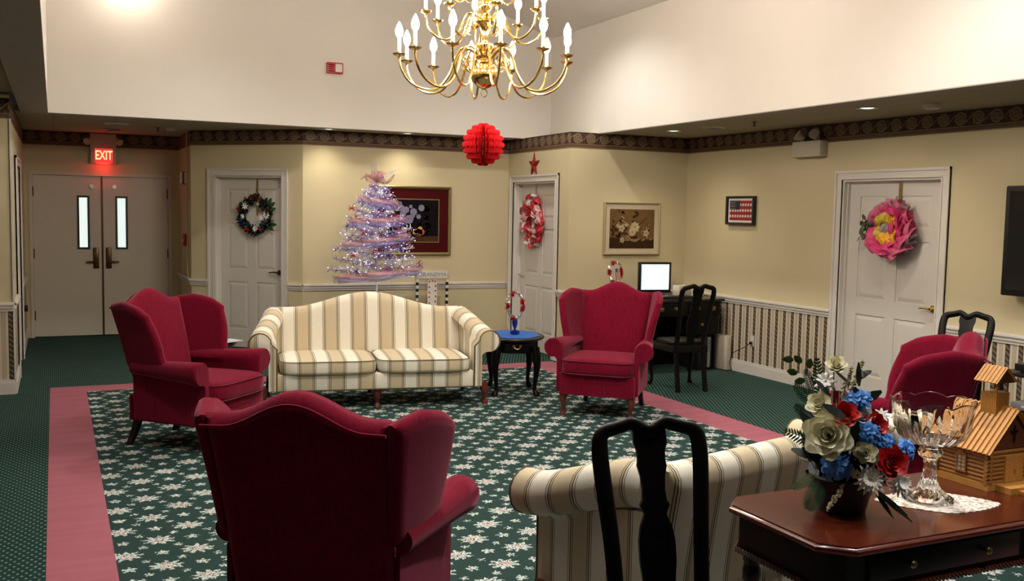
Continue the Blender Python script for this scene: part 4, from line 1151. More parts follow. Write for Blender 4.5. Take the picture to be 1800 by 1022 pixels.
# downlights and ceiling devices
for i, (x, y, k) in enumerate(DOWN+[(2.75, 1.45, 1)]):  # last entry is the added light over the table
    near = ['in the right low ceiling nearest the desk', 'in the right low ceiling near the emergency light', 'in the right low ceiling above the television side', 'in the low ceiling in front of the dark still-life picture', 'in the low ceiling above the white tree side', 'added unseen in the low ceiling over the mahogany table'][i]
    t = thing('recessed_light', 'round recessed downlight '+near, 'light', (x, y, HCE))
    m = MB(); m.lathe([(.062, .0), (.090, .0), (.092, -.006), (.085, -.010), (.066, -.004)], 28); m.build('trim_ring', 'offwhite', t)
    m = MB(); m.lathe([(.002, .004), (.064, .004), (.064, -.002), (.03, -.009), (.002, -.011)], 24); m.build('lens', 'lamp', t)
def disc_device(name, lab, cat, x, y, r, h, mt='offwhite', slots=0):
    t = thing(name, lab, cat, (x, y, HCE)); m = MB(); m.lathe([(r, 0), (r, -h*.4), (r*.8, -h), (.002, -h)], 24); m.build('cover', mt, t)
    if slots:
        m = MB()
        for k in range(slots): rr = r*.75*(k+1)/slots; m.tube([(rr*math.cos(2*PI*i/24), rr*math.sin(2*PI*i/24), -h-.001) for i in range(24)], .004, 5, closed=True)
        m.build('grille', 'greyp', t)
    return t
disc_device('ceiling_speaker', 'round ceiling speaker between the downlight and sprinkler at right', 'speaker', 6.10, 8.25, .12, .012, slots=4)
disc_device('smoke_detector', 'small round smoke detector in the low ceiling above the right door', 'detector', 6.18, 5.58, .07, .04)
disc_device('ceiling_vent', 'round ceiling vent in front of the exit sign', 'vent', .64, 11.8, .13, .02, 'offwhite', 3)
disc_device('ceiling_grille', 'small round grille nearest the exit sign', 'vent', .64, 12.8, .10, .014, 'bronze', 2)
disc_device('smoke_alarm', 'small round detector in the hall ceiling by the diagonal wall', 'detector', 1.24, 12.05, .06, .035)
for (x, y, lab) in ((6.05, 7.55, 'small brass sprinkler head in the right low ceiling'), (1.10, 12.1, 'small dark sprinkler head in the hall ceiling')):
    t = thing('fire_sprinkler', lab, 'sprinkler', (x, y, HCE)); m = MB(); m.lathe([(.028, 0), (.026, -.006), (.008, -.010), (.007, -.035), (.018, -.04), (.016, -.045), (.002, -.045)], 14); m.build('head', 'bronze', t)

# exit sign with emergency heads
ex = thing('exit_sign', 'lit red exit sign with two emergency lamp heads above the double doors', 'sign', (.575, YD, 2.35), rotz((0, -1)))
m = MB(); m.b2(-.155, .155, -.09, -.0, -.15, .235, .008); bd_ = m.build('housing', 'offwhite', ex)
m = MB(); m.b2(-.10, .105, -.0925, -.0902, -.125, .045); m.build('lit_face', 'exitred', ex, smooth=False)
text('exit_lettering', 'EXIT', .16, 'exitlet', ex, Matrix.Translation((.003, -.0945, -.042)) @ Matrix.Rotation(PI/2, 4, 'X') @ Matrix.Scale(.62, 4, (1, 0, 0)), .0006, .003)
for sx in (-1, 1):
    m = MB(); c = V((sx*.165, -.06, .155)); m.sph(c, .036, 12); m.tube([c, c+V((sx*.03, -.045, -.03))], [.03, .046], 14); m.build('lamp_head', 'offwhite', ex)
point('exit_glow', (.575, YD-.13, 2.17), 1.0, (1, .02, .02), .03)
em = thing('emergency_light', 'white emergency light box with two lamp heads on the right wall', 'light', (XR, 7.52, 2.385), rotz((-1, 0)))
m = MB(); m.b2(-.20, .20, -.10, 0, -.10, .055, .01); m.build('housing', 'offwhite', em)
for sx in (-1, 1):
    m = MB(); c = V((sx*.10, -.06, .09)); m.sph(c, .035, 12); m.tube([c, c+V((sx*.02, -.05, .03))], [.032, .055], 14); m.tube([(sx*.10, -.06, .05), c], .014, 8); m.build('lamp_head', 'offwhite', em)
# fire devices on jog wall
fd = thing('fire_horn_strobe', 'red and white fire horn strobe on the narrow wall by the exit doors', 'alarm', (X1, 12.80, 2.04), rotz((-1, 0)))
m = MB(); m.b2(-.065, .065, -.05, 0, -.08, .08, .006); m.build('body', 'red', fd)
m = MB(); m.b2(-.05, .05, -.075, -.05, -.07, .07, .008); m.build('strobe_lens', 'mat_wh', fd)
m = MB(); m.b2(.066, .072, -.03, 0, -.07, .07); m.build('side_label', 'mat_wh', fd, smooth=False)
pn = thing('pull_station', 'red fire alarm pull station on the narrow wall below the strobe', 'alarm', (X1, 12.80, 1.27), rotz((-1, 0)))
m = MB(); m.b2(-.06, .06, -.045, 0, -.075, .075, .006); m.build('body', 'red', pn)
m = MB(); m.b2(-.035, .035, -.055, -.045, -.02, .01, .003); m.build('pull_handle', 'mat_wh', pn)
m = MB(); m.tube([(X1-.012, 12.62, 1.3), (X1-.012, 12.62, HCE)], .008, 8); m.tube([(X1-.012, 12.62, 1.3), (X1-.012, 12.62, 0.82)], .008, 8); o = m.build('conduit_pipe', 'cream'); tag(o, 'thin painted conduit running up the narrow hall wall', 'pipe')
fs = thing('fire_strobe', 'red fire alarm strobe with white lens high on the back wall', 'alarm', (2.83, BY1, 3.24), rotz((0, -1)))
m = MB(); m.b2(-.09, .09, -.05, 0, -.06, .06, .006); m.build('body', 'red', fs)
m = MB(); m.b2(.0, .075, -.07, -.05, -.045, .045, .006); m.build('strobe_lens', 'mat_wh', fs)
m = MB()
for k in range(4): m.b2(-.075, -.015, -.052, -.0502, -.04+k*.022, -.03+k*.022)
m.build('sounder_slots', 'mat_red', fs, smooth=False)

# ------------------------------------------------------------------ pictures
def frame(name, lab, cat, loc, rz, w, h, fw, fmat, matw, matmat, depth=.035, art=None, artmats=(), inner=None):
    t = thing(name, lab, cat, loc, rz)
    m = MB(); w2, h2 = w/2, h/2
    sect = [(0, 0), (0, -depth*.8), (fw*.35, -depth), (fw*.75, -depth*.75), (fw, -depth*.5), (fw, 0)]
    rs = []
    for (a, y) in sect: rs.append([V((-w2+a, y, -h2+a)), V((w2-a, y, -h2+a)), V((w2-a, y, h2-a)), V((-w2+a, y, h2-a))])
    vs = [p for r in rs for p in r]; fs = []
    for i in range(len(rs)-1):
        for j in range(4): k = (j+1) % 4; fs.append([i*4+j, i*4+k, (i+1)*4+k, (i+1)*4+j])
    m.add(vs, fs); m.build('frame', fmat, t, smooth=False)
    m = MB(); m.b2(-w2+fw*.9, w2-fw*.9, -depth*.45, -.002, -h2+fw*.9, h2-fw*.9); m.build('mat_board', matmat, t, smooth=False)
    aw, ah = w2-fw-matw, h2-fw-matw
    if inner:
        m = MB(); e = .012
        for (a, b, c, d) in ((-aw-e, aw+e, ah, ah+e), (-aw-e, aw+e, -ah-e, -ah), (-aw-e, -aw, -ah, ah), (aw, aw+e, -ah, ah)): m.b2(a, b, -depth*.5, -depth*.44, c, d)
        m.build('fillet', inner, t, smooth=False)
    m = MB(); y = -depth*.45-.001
    m.mi = 0; m.b2(-aw, aw, y-.001, y, -ah, ah); art(m, aw, ah, y-.0015); m.build('print', list(artmats), t, smooth=False, fixn=False)
    return t
def disc(m, x, z, r, y, mi, n=14, kx=1, kz=1, ro=0):
    m.mi = mi; m.add([(x+r*kx*math.cos(a)*math.cos(ro)-r*kz*math.sin(a)*math.sin(ro), y, z+r*kx*math.cos(a)*math.sin(ro)+r*kz*math.sin(a)*math.cos(ro)) for a in [-2*PI*i/n for i in range(n)]], [list(range(n))])
def bloom(m, x, z, r, y, mi, mc, n=6):
    for k in range(n):
        a = 2*PI*k/n; disc(m, x+.55*r*math.cos(a), z+.55*r*math.sin(a), r*.5, y-.0002*k, mi, 10, 1, .7, a)
    disc(m, x, z, r*.2, y-.0016, mc)
def pm(name, c): return plain(name, c, .7, nz=.35, scale=18, spec=0)
A = [pm('art_dark', (.010, .007, .009)), pm('art_violet', (.20, .19, .28)), pm('art_orange', (.50, .12, .03)), pm('art_yellow', (.55, .38, .12)), pm('art_cream', (.48, .38, .32)), pm('art_brown', (.07, .03, .02)), pm('art_grey', (.11, .085, .075))]
def art1(m, w, h, y):
    def disc(m, x, z, *a_, **k_): globals()['disc'](m, x+.05, z, *a_, **k_)
    def bloom(m, x, z, *a_): globals()['bloom'](m, x+.05, z, *a_)
    r = random.Random(2)
    m.mi = 5; m.add([(-w, y-.0003, -h), (w, y-.0003, -h), (w, y-.0003, -h+.07), (-w, y-.0003, -h+.04)], [[0, 1, 2, 3]])
    for _ in range(34): disc(m, r.uniform(-.24, .16), r.uniform(-.12, .22), r.uniform(.03, .06), y-.0006, 0, 9, 1, .6, r.uniform(0, 3))
    for (x, z, q) in ((-.30, .02, .05), (-.2, .15, .04), (-.08, .17, .022), (.055, .155, .04), (-.045, .105, .045), (-.055, .06, .03), (.02, .05, .03), (-.10, .015, .055), (-.18, .08, .04), (-.14, .13, .04), (-.22, .2, .03)):
        bloom(m, x, z, q, y-.001, 1, 0, 9); disc(m, x+.005, z+.005, q*.5, y-.0028, 1)
    for (x, z, q) in ((-.17, -.12, .045), (-.16, -.185, .04), (-.25, -.16, .04)): disc(m, x, z, q, y-.001, 4)
    disc(m, .02, -.155, .075, y-.001, 5, 16, 1, .35)
    for (x, z, q, c) in ((.04, -.10, .032, 3), (.065, -.135, .034, 2), (.02, -.13, .034, 2), (-.01, -.125, .03, 2), (-.03, -.14, .024, 3), (.045, -.145, .03, 2)): disc(m, x, z, q, y-.002, c)
    disc(m, .02, -.185, .04, y-.0015, 5, 12, 1, .9)
    for k in range(12): disc(m, .10+.04*math.sin(k), -.07-.01*k, .03, y-.0008, 0, 8, 1, .5, k)
frame('framed_still_life', 'large gold-framed dark flower and fruit picture with dark red mat beside white tree', 'picture', (3.925, YB-.001, 1.567), rotz((0, -1)), .98, .835, .035, 'gold', .13, 'mat_red', .04, art1, A, 'gold')
B = [pm('sepia_ground', (.15, .085, .035)), pm('sepia_pale', (.46, .36, .22)), pm('sepia_dark', (.045, .022, .010)), pm('sepia_mid', (.26, .17, .085))]
def art2(m, w, h, y):
    r = random.Random(4)
    m.mi = 2; m.add([(-w, y-.0002, -h), (w, y-.0002, -h), (w, y-.0002, -h*.55), (-w, y-.0002, -h*.45)], [[0, 1, 2, 3]])
    for _ in range(30): disc(m, r.uniform(-w*.9, w*.3), r.uniform(-h*.5, h*.9), r.uniform(.015, .035), y-.0003, 2, 8, 1, .5, r.uniform(0, 3))
    for _ in range(22): disc(m, r.uniform(-.05, w*.85), r.uniform(-h*.6, h*.3), r.uniform(.01, .03), y-.0004, 3, 8, 1, .4, r.uniform(0, 3))
    for k in range(9):
        t = k/8; disc(m, .03+.16*t, .0+.12*t, .008, y-.0006, 2, 6, 2.2, .5, .7); disc(m, .06+.15*t, -.03+.07*t+.02*math.sin(k), .007, y-.0006, 2, 6, 2, .5, .4)
    bloom(m, .035, .02, .062, y-.001, 1, 3, 8); bloom(m, .00, -.035, .05, y-.0032, 1, 3, 8); bloom(m, -.14, .005, .045, y-.001, 1, 2, 5); bloom(m, -.19, .035, .025, y-.001, 1, 2, 5)
    bloom(m, .19, -.05, .04, y-.001, 1, 2, 5); bloom(m, -.13, -.13, .035, y-.001, 1, 2, 5); bloom(m, -.06, -.11, .035, y-.001, 3, 2, 6); bloom(m, -.08, .04, .022, y-.001, 1, 2, 5)
    for (x, z) in ((-.14, .135), (-.12, .125), (-.13, .09), (-.10, .075), (-.08, .06), (-.06, .05), (-.11, .05), (-.18, .07)): disc(m, x, z, .011, y-.001, 1, 7, 1, .6, x*30)
    disc(m, .03, -.115, .065, y-.0008, 3, 14, 1, .55); disc(m, .03, -.10, .055, y-.001, 2, 14, 1, .3)
frame('framed_sepia_print', 'gold-framed sepia flower print with cream mat above the desk', 'picture', (6.01, YE-.001, 1.527), rotz((0, -1)), .75, .60, .024, 'gold2', .052, 'mat_cr', .03, art2, B)
C_ = [plain('flag_red', (.28, .012, .015), .6), plain('flag_white', (.62, .56, .50), .6), plain('flag_navy', (.02, .016, .03), .6)]
def art3(m, w, h, y):
    sh = 2*h/7
    for k in range(7):
        if k % 2 == 1:
            for q in range(9):
                x = -w+.015+q*(2*w-.03)/8
                if k == 5 and x < -.02: continue
                if k == 5 or k in (1, 3): disc(m, x, -h+sh*(k+.5), sh*.52, y-.0004-.0002*(q % 2), 1, 9)
    m.mi = 2; m.b2(-w, -.005, y-.0012, y-.0006, .008, h)
    for i in range(4):
        for j in range(4): disc(m, -w+.016+i*.024, .022+j*.022, .0045, y-.0016, 1, 5)
frame('framed_flag', 'small black box frame with red, white and blue flag art on right wall', 'picture', (XR-.001, 8.58, 1.757), rotz((-1, 0)), .47, .31, .026, 'blackp', .022, 'mat_wh', .055, art3, C_)
# star
st_ = MB(); pts = []
for k in range(10):
    a = PI/2+PI*k/5; r = .17 if k % 2 == 0 else .065; pts.append((r*math.cos(a)*.95, r*math.sin(a)))
n = 10
st_.add([(x, 0, z) for x, z in pts]+[(0, -.035, 0), (0, 0, 0)], [[i, (i+1) % n, n] for i in range(n)]+[[(i+1) % n, i, n+1] for i in range(n)])
o = st_.build('star', plain('dark_red_metal', (.26, .012, .010), .45, .3), smooth=False); o.location = (X4-.002, 10.53, 2.255); o.rotation_euler.z = rotz((-1, 0)); tag(o, 'dark red five-pointed metal star above the middle white door', 'star')

# ------------------------------------------------------------------ petals, leaves
def patch(m, c, d, s, w, l, cup=.3, mi=None, nu=3, nv=4, tip=.5, wave=0):
    """leaf or petal: starts at c, grows along d, s is the side vector"""
    d, s = V(d).normalized(), V(s).normalized(); s = (s-d*s.dot(d)).normalized(); n = s.cross(d)
    vs = []
    for j in range(nv+1):
        t = j/nv; ww = w*(math.sin(PI*(t*.82+.09))**.8)*(1 if t < .5 else 1-(t-.5)*2*(1-tip)*.6)
        for i in range(nu+1):
            a = i/nu*2-1; vs.append(V(c)+d*(l*t)+s*(a*ww/2)+n*(cup*(a*a)*ww*.5+cup*l*(t*t)*.5+wave*math.sin(t*9+a*3)))
    m.add(vs, [[j*(nu+1)+i, j*(nu+1)+i+1, (j+1)*(nu+1)+i+1, (j+1)*(nu+1)+i] for j in range(nv) for i in range(nu)], mi)
def rv(r_): return V((r_.gauss(0, 1), r_.gauss(0, 1), r_.gauss(0, 1))).normalized()

def hanger(t, L, mat, y=.0, w=.025, hook=True):
    m = MB(); m.b2(-w/2, w/2, y-.008, y-.004, .0, L, 0); m.b2(-w/2, w/2, y-.008, y+.02, L, L+.004); m.build('hanger_strap', mat, t, smooth=False)

# wreath 1: dark greens with red, white and blue
cA = fA((2.116-1.4916)*1.4142+.005, -.085, 1.60)
w1 = thing('door_wreath', 'dark evergreen wreath with red, white and blue flowers on the left six-panel door', 'wreath', tuple(cA), rotz((-1, -1)))
r_ = random.Random(11); R = .185
m = MB()
for k in range(520):
    a = r_.uniform(0, 2*PI); c = V((R*math.cos(a), -.045, R*math.sin(a)))+rv(r_)*.03; c.y = min(c.y, -.015); d = rv(r_); d.y = -abs(d.y)*.6-.1; patch(m, c, d, rv(r_), .034, .055, .3, nu=1, nv=2)
m.tube([(R*math.cos(2*PI*i/24), -.03, R*math.sin(2*PI*i/24)) for i in range(24)], .022, 6, closed=True)
m.build('evergreen_ring', 'leafd', w1, smooth=False, fixn=False)
def daisy(c, n_, r, mat, par, np_=8, mc='fl_y', cup=.25, name='daisy', lay=1, w=.42):
    m = MB(); n_ = V(n_).normalized(); a0 = n_.orthogonal().normalized(); b0 = n_.cross(a0)
    for L in range(lay):
        for k in range(np_):
            a = 2*PI*(k+.5*L)/np_; d = a0*math.cos(a)+b0*math.sin(a); patch(m, V(c)+n_*(.004*L), d+n_*(.12+.45*L), n_.cross(d), r*w, r*(1-.22*L), cup, 0)
    m.mi = 1; m.sph(V(c)+n_*.006, r*.16, 8); return m.build(name, [mat, mc], par, fixn=False)
for (x, z, s) in ((-.12, .11, .05), (.17, .0, .05), (.10, -.03, .035), (.02, -.16, .04), (-.16, -.02, .035), (.06, .14, .03)): daisy((x, -.085, z), (0, -1, .1), s, 'fl_w', w1)
for (x, z, s) in ((-.03, .19, .03), (.08, .18, .03), (-.2, .07, .032), (-.08, -.17, .04), (.1, -.15, .035), (.2, .08, .025)):
    m = MB()
    for k in range(16): patch(m, (x, -.075, z), V((r_.uniform(-1, 1), -1, r_.uniform(-1, 1))), rv(r_), s*.7, s, .4)
    m.build('red_blossom', 'fl_r', w1, fixn=False)
for (x, z) in ((-.17, -.06), (-.13, -.10), (.15, -.09)):
    m = MB()
    for k in range(14): patch(m, (x, -.08, z), V((r_.uniform(-1, 1), -1, r_.uniform(-1, 1))), rv(r_), .02, .028, .4)
    m.build('blue_blossom', 'bluecloth', w1, fixn=False)
m = MB()
for (x, z, a) in ((.19, .10, .5), (.17, .12, .9), (.2, -.10, -.1), (.17, -.13, -.5), (.19, .06, .2)): patch(m, (x, -.06, z), (math.cos(a), -.1, math.sin(a)), (0, -.3, 1), .05, .10, .2)
m.build('leaf_spray', 'leaf', w1, fixn=False)
hanger(w1, 2.035-1.60, 'oldbrass', .0)

# wreath 2: red and white mesh ribbon
w2_ = thing('ribbon_wreath', 'red and white mesh ribbon wreath hanging on the middle door', 'wreath', (X4+.10, 10.66, 1.58), rotz((-1, 0)))
r_ = random.Random(21)
def ruffle(m, c, d, s, w, l, mi, r_, depth=.05):
    """a puffed loop of ribbon"""
    d, s = V(d).normalized(), V(s).normalized(); s = (s-d*s.dot(d)).normalized(); n = s.cross(d); ph = r_.uniform(0, 6); vs = []; nu, nv = 4, 7
    for j in range(nv+1):
        t = j/nv
        for i in range(nu+1):
            a = i/nu*2-1; ww = w*(.45+.55*math.sin(PI*t)); vs.append(V(c)+d*(l*(t-.5))+s*(a*ww/2)+n*(depth*math.sin(PI*t)*(1-.3*a*a)+.010*math.sin(5*a+ph+4*t)))
    m.add(vs, [[j*(nu+1)+i, j*(nu+1)+i+1, (j+1)*(nu+1)+i+1, (j+1)*(nu+1)+i] for j in range(nv) for i in range(nu)], mi)
for nm, mt, k in (('red_ribbon', 'wr_r', 34), ('white_ribbon', 'wr_w', 26), ('pink_ribbon', 'wr_p', 18)):
    m = MB()
    for q in range(k):
        a = 2*PI*(q+r_.random()*.5)/k*1.0+ (0 if k == 34 else 1.3); rr = r_.choice((.13, .20, .25)); c = V((rr*math.cos(a)*.95, -.05-.02*r_.random(), rr*math.sin(a)*1.18)); tn = V((-math.sin(a), -.1, math.cos(a)))
        ruffle(m, c, tn+rv(r_)*.6, rv(r_), .085, .13, 0, r_, -.05 if V((0, -1, 0)).dot(tn.cross(rv(r_))) < 0 else .05)
    m.build(nm, mt, w2_, fixn=False)
m = MB(); m.tube([(.19*math.cos(2*PI*i/24), -.025, .23*math.sin(2*PI*i/24)) for i in range(24)], .03, 6, closed=True); m.build('wreath_form', 'wr_r', w2_)
hanger(w2_, 2.03-1.58, 'oldbrass', .0, .02)

# wreath 3: tulle
w3 = thing('tulle_wreath', 'pink, yellow and grey tulle wreath with leafy sprig on the right white door', 'wreath', (XR+.07, 6.46, 1.60), rotz((-1, 0)))
r_ = random.Random(31)
def puffs(nm, mt, spec, w=.15, l=.2, dp=.07):
    m = MB()
    for (a0, a1, r0, r1, n) in spec:
        for q in range(n):
            a = math.radians(a0+(a1-a0)*(q+.5*r_.random())/n); rr = r_.uniform(r0, r1); c = V((rr*math.cos(a), -.06-.05*r_.random(), rr*math.sin(a))); tn = V((-math.sin(a), 0, math.cos(a)))
            rad = V((math.cos(a), -.8, math.sin(a))); ruffle(m, c, tn+rv(r_)*.35, rad, w*r_.uniform(.8, 1.2), l*r_.uniform(.8, 1.2), 0, r_, dp if V((0, -1, 0)).dot(rad.cross(tn)) > 0 else -dp)
    m.build(nm, mt, w3, fixn=False)
puffs('rose_tulle', 't_dpink', [(-120, 160, .19, .25, 22)])
puffs('hot_pink_tulle', 't_pink', [(-100, 120, .13, .22, 26), (200, 260, .2, .22, 4), (-30, 30, .03, .08, 4)])
puffs('grey_tulle', 't_grey', [(60, 165, .20, .26, 8), (-75, -10, .23, .26, 6), (150, 200, .02, .07, 3)], .10, .16)
puffs('yellow_tulle', 't_yel', [(-150, 75, .09, .13, 18)], .11, .18, .08)
puffs('yellow_green_tulle', 't_olive', [(95, 150, .10, .14, 5), (170, 200, .12, .15, 2)], .11, .15, .08)
m = MB(); m.tube([(.17*math.cos(2*PI*i/24), -.03, .17*math.sin(2*PI*i/24)) for i in range(24)], .03, 6, closed=True); m.build('wreath_form', 't_pink', w3)
for k, (dx, dz) in enumerate(((-.36, .02), (-.34, .09), (-.37, -.07), (-.30, .03), (-.28, -.04))):
    m = MB(); p0, p1 = V((-.13, -.05, .03)), V((dx, -.09, dz)); m.mi = 0; m.tube([p0, (p0+p1)/2+V((0, -.02, .01)), p1], .003, 5); m.mi = 1
    for q in range(9):
        t = .25+.75*q/8; c = p0.lerp(p1, t); sg = 1 if q % 2 else -1; patch(m, c, V((-.3, -.25, sg)), rv(r_), .046, .056, .3, 1)
    m.build('leafy_sprig', ['leafd', 'euc'], w3, fixn=False)
m = MB(); m.b2(-.017, .017, -.010, -.005, .15, 2.035-1.60+.0); m.build('hanger_strap', 'oldbrass', w3, smooth=False)

# ------------------------------------------------------------------ white tree
TXX, TYY, TZ0 = 3.20, 10.35, .70
atb = thing('accent_table', 'small round table hidden behind the far sofa carrying the white tree', 'side table', (TXX, TYY, 0))
m = MB(); m.lathe([(.002, .672), (.24, .672), (.25, .68), (.25, .692), (.24, .70), (.002, .70)], 32); m.build('tabletop', 'darkmahog', atb)
m = MB(); m.lathe([(.02, .672), (.03, .6), (.02, .5), (.035, .35), (.022, .2), (.03, .12), (.02, .09)], 16); m.build('pedestal', 'darkmahog', atb)
for k in range(3):
    a = 2*PI*k/3; m = MB(); m.tube([(.02*math.cos(a), .02*math.sin(a), .12), (.12*math.cos(a), .12*math.sin(a), .08), (.22*math.cos(a), .22*math.sin(a), .012)], [.016, .014, .012], 8); m.build('leg', 'darkmahog', atb)
tr = thing('white_tree', 'white artificial tree with sheer ribbons and tiny lights in front of the dark picture', 'tree', (TXX, TYY, TZ0+.002))
r_ = random.Random(41); HT = 1.30
m = MB(); m.tube([(0, 0, .0), (0, 0, HT)], [.014, .006], 8); m.build('trunk', 'twig', tr)
m = MB(); m.lathe([(.002, .0), (.11, .0), (.115, .02), (.09, .05), (.05, .075), (.018, .09)], 16, fr=lambda j: 1+.06*(j % 2)); m.build('purple_foot_wrap', 'rib_b', tr)
def twigs(m, p, d, L, n, w):
    for k in range(n):
        t = .15+.85*k/n; c = p+d*(L*t); sd = (rv(r_)+d*.7).normalized(); l = .055*r_.uniform(.5, 1.2)
        m.tube([c, c+sd*l*.6, c+sd*l+rv(r_)*.006], w, 3)
        if r_.random() < .6: c2 = c+sd*l*.5; sd2 = (rv(r_)+sd*.6).normalized(); m.tube([c2, c2+sd2*l*.5], w, 3)
NB = 78; tips = []; lights = MB(); tint = MB()
for k in range(NB):
    t = (k/(NB-1))**.9; z = .24+t*(HT-.32); Rr = .47*(1-t)**.75+.09; a = k*2.39996
    m = MB(); L = Rr*r_.uniform(.85, 1.05); d = V((math.cos(a), math.sin(a), .10+.25*t)).normalized(); p = V((0, 0, z))
    m.tube([p, p+d*L*.5+V((0, 0, .01)), p+d*L], [.004, .003, .002], 4); twigs(m, p, d, L, int(14+60*L), .0036)
    m.build('branch', 'twig2' if k % 2 == 1 else 'twig', tr, fixn=False); tips.append(p+d*L)
    for q in range(int(2+9*L)):
        c = p+d*(L*r_.uniform(.25, 1.03))+rv(r_)*.03; lights.sph(c, .0062, 5)
o = lights.build('fairy_lights', 'fairy', tr, fixn=False); o['kind'] = 'stuff'
def spray(c, mt, nm, n=26, l=.06):
    m = MB()
    for _ in range(n):
        d = rv(r_); b = d.orthogonal().normalized()*.0032; m.add([c-b, c+b, c+d*l*r_.uniform(.5, 1)+b*.4, c+d*l*.8-b*.4], [[0, 1, 2, 3]])
    m.build(nm, mt, tr, smooth=False, fixn=False)
for (x, z) in ((-.32, 1.0), (-.02, .95), (.15, .93), (-.28, .92), (-.40, .28), (.30, .66), (-.22, .73), (-.10, .55), (.02, .33), (.42, .42), (-.34, .5), (.08, .6), (.2, .78)):
    y = -.09-.30*(1-z/1.36)+.2*abs(x); spray(V((x*.98, y, z)), 'redtin', 'red_spray')
for (x, z) in ((-.38, .80), (-.30, .33), (.05, .50), (.2, .56), (-.1, .68), (.12, .74)):
    y = -.12-.25*(1-z/1.36)+.2*abs(x); spray(V((x, y, z)), 'bluetin', 'blue_spray')
def ribbon(nm, mt, z0, z1, a0, a1, R0, w, n=40, off=0):
    m = MB(); vs = []
    for i in range(n+1):
        t = i/n; a = math.radians(a0+(a1-a0)*t); z = z0+(z1-z0)*t+.006*math.sin(i*.35); Rr = R0(z)+.006*math.sin(i*.5)
        for s_ in (-1, -.33, .33, 1): vs.append(V((Rr*math.cos(a), Rr*math.sin(a), z+off+s_*w/2))*1.0+V((math.cos(a), math.sin(a), 0))*(.012*math.sin(s_*3+i*.5)))
    m.add(vs, [[i*4+j, i*4+j+1, (i+1)*4+j+1, (i+1)*4+j] for i in range(n) for j in range(3)]); m.build(nm, mt, tr, fixn=False)
RT = lambda z: .49*(1-max(0, min(1, (z-.2)/1.15)))**.75+.07
for (z0, z1, a0, a1, off) in ((.26, .40, 195, 345, 0), (.60, .76, 190, 350, 0), (.86, .90, 185, 360, 0), (1.12, 1.04, 180, 355, 0)):
    ribbon('rose_ribbon', 'rib_p', z0, z1, a0, a1, RT, .055); ribbon('violet_ribbon', 'rib_b', z0, z1, a0, a1, RT, .045, off=-.045); ribbon('grey_ribbon', 'rib_g', z0+.02, z1+.02, a0+4, a1, lambda z: RT(z)-.02, .09, off=-.05)
m = MB()
for k, (d, l) in enumerate((((-.8, -.5, .35), .20), ((.8, -.4, .35), .2), ((-.5, -.7, .8), .16), ((.45, -.8, .6), .15), ((0, -1, .2), .14), ((-1, .1, .1), .18), ((.2, .8, .6), .16))):
    ruffle(m, V((0, 0, HT+.0))+V(d).normalized()*l*.5, d, rv(r_), .10, l, 0, r_, .06)
m.build('top_bow', 'rib_p', tr, fixn=False)
m = MB()
for (d, l) in (((-.35, -.2, 1), .22), ((.9, -.2, .75), .22), ((.1, -.5, .8), .12)): 
    d = V(d).normalized(); s_ = V((.6, -.5, .1)); m.add([V((0, 0, HT-.02))-s_*.03, V((0, 0, HT-.02))+s_*.03, V((0, 0, HT-.02))+d*l+s_*.06, V((0, 0, HT-.02))+d*l-s_*.05], [[0, 1, 2, 3]])
m.build('bow_tails', 'rib_g', tr, fixn=False, smooth=False)

# ------------------------------------------------------------------ flower arrangement
FX, FY = 2.285, 2.345
fa = thing('flower_arrangement', 'artificial red, white and blue flowers with ferns in black basket on the mahogany table', 'flowers', (FX, FY, TZ), 0)
r_ = random.Random(51)
m = MB(); rs = []
for i in range(15):
    z = .115*i/14; r = .075+.028*(i/14); rs.append([V(((r+.003*math.sin(j*PI+i*PI))*math.cos(2*PI*j/40), (r+.003*math.sin(j*PI+i*PI))*math.sin(2*PI*j/40), z)) for j in range(40)])
m.rings(rs); m.tube([(.105*math.cos(2*PI*i/32), .105*math.sin(2*PI*i/32), .115) for i in range(32)], .007, 8, closed=True); m.build('basket', 'basket', fa)
m = MB()
for _ in range(330):
    d = rv(r_); d.z = abs(d.z)*.9; c = V((r_.gauss(0, .04), r_.gauss(0, .04), .10+abs(r_.gauss(.08, .07)))); patch(m, c, d+V((0, 0, .15)), rv(r_), .035, .075, .3, nu=1, nv=3)
m.build('dark_foliage', 'leafd', fa, smooth=False, fixn=False)
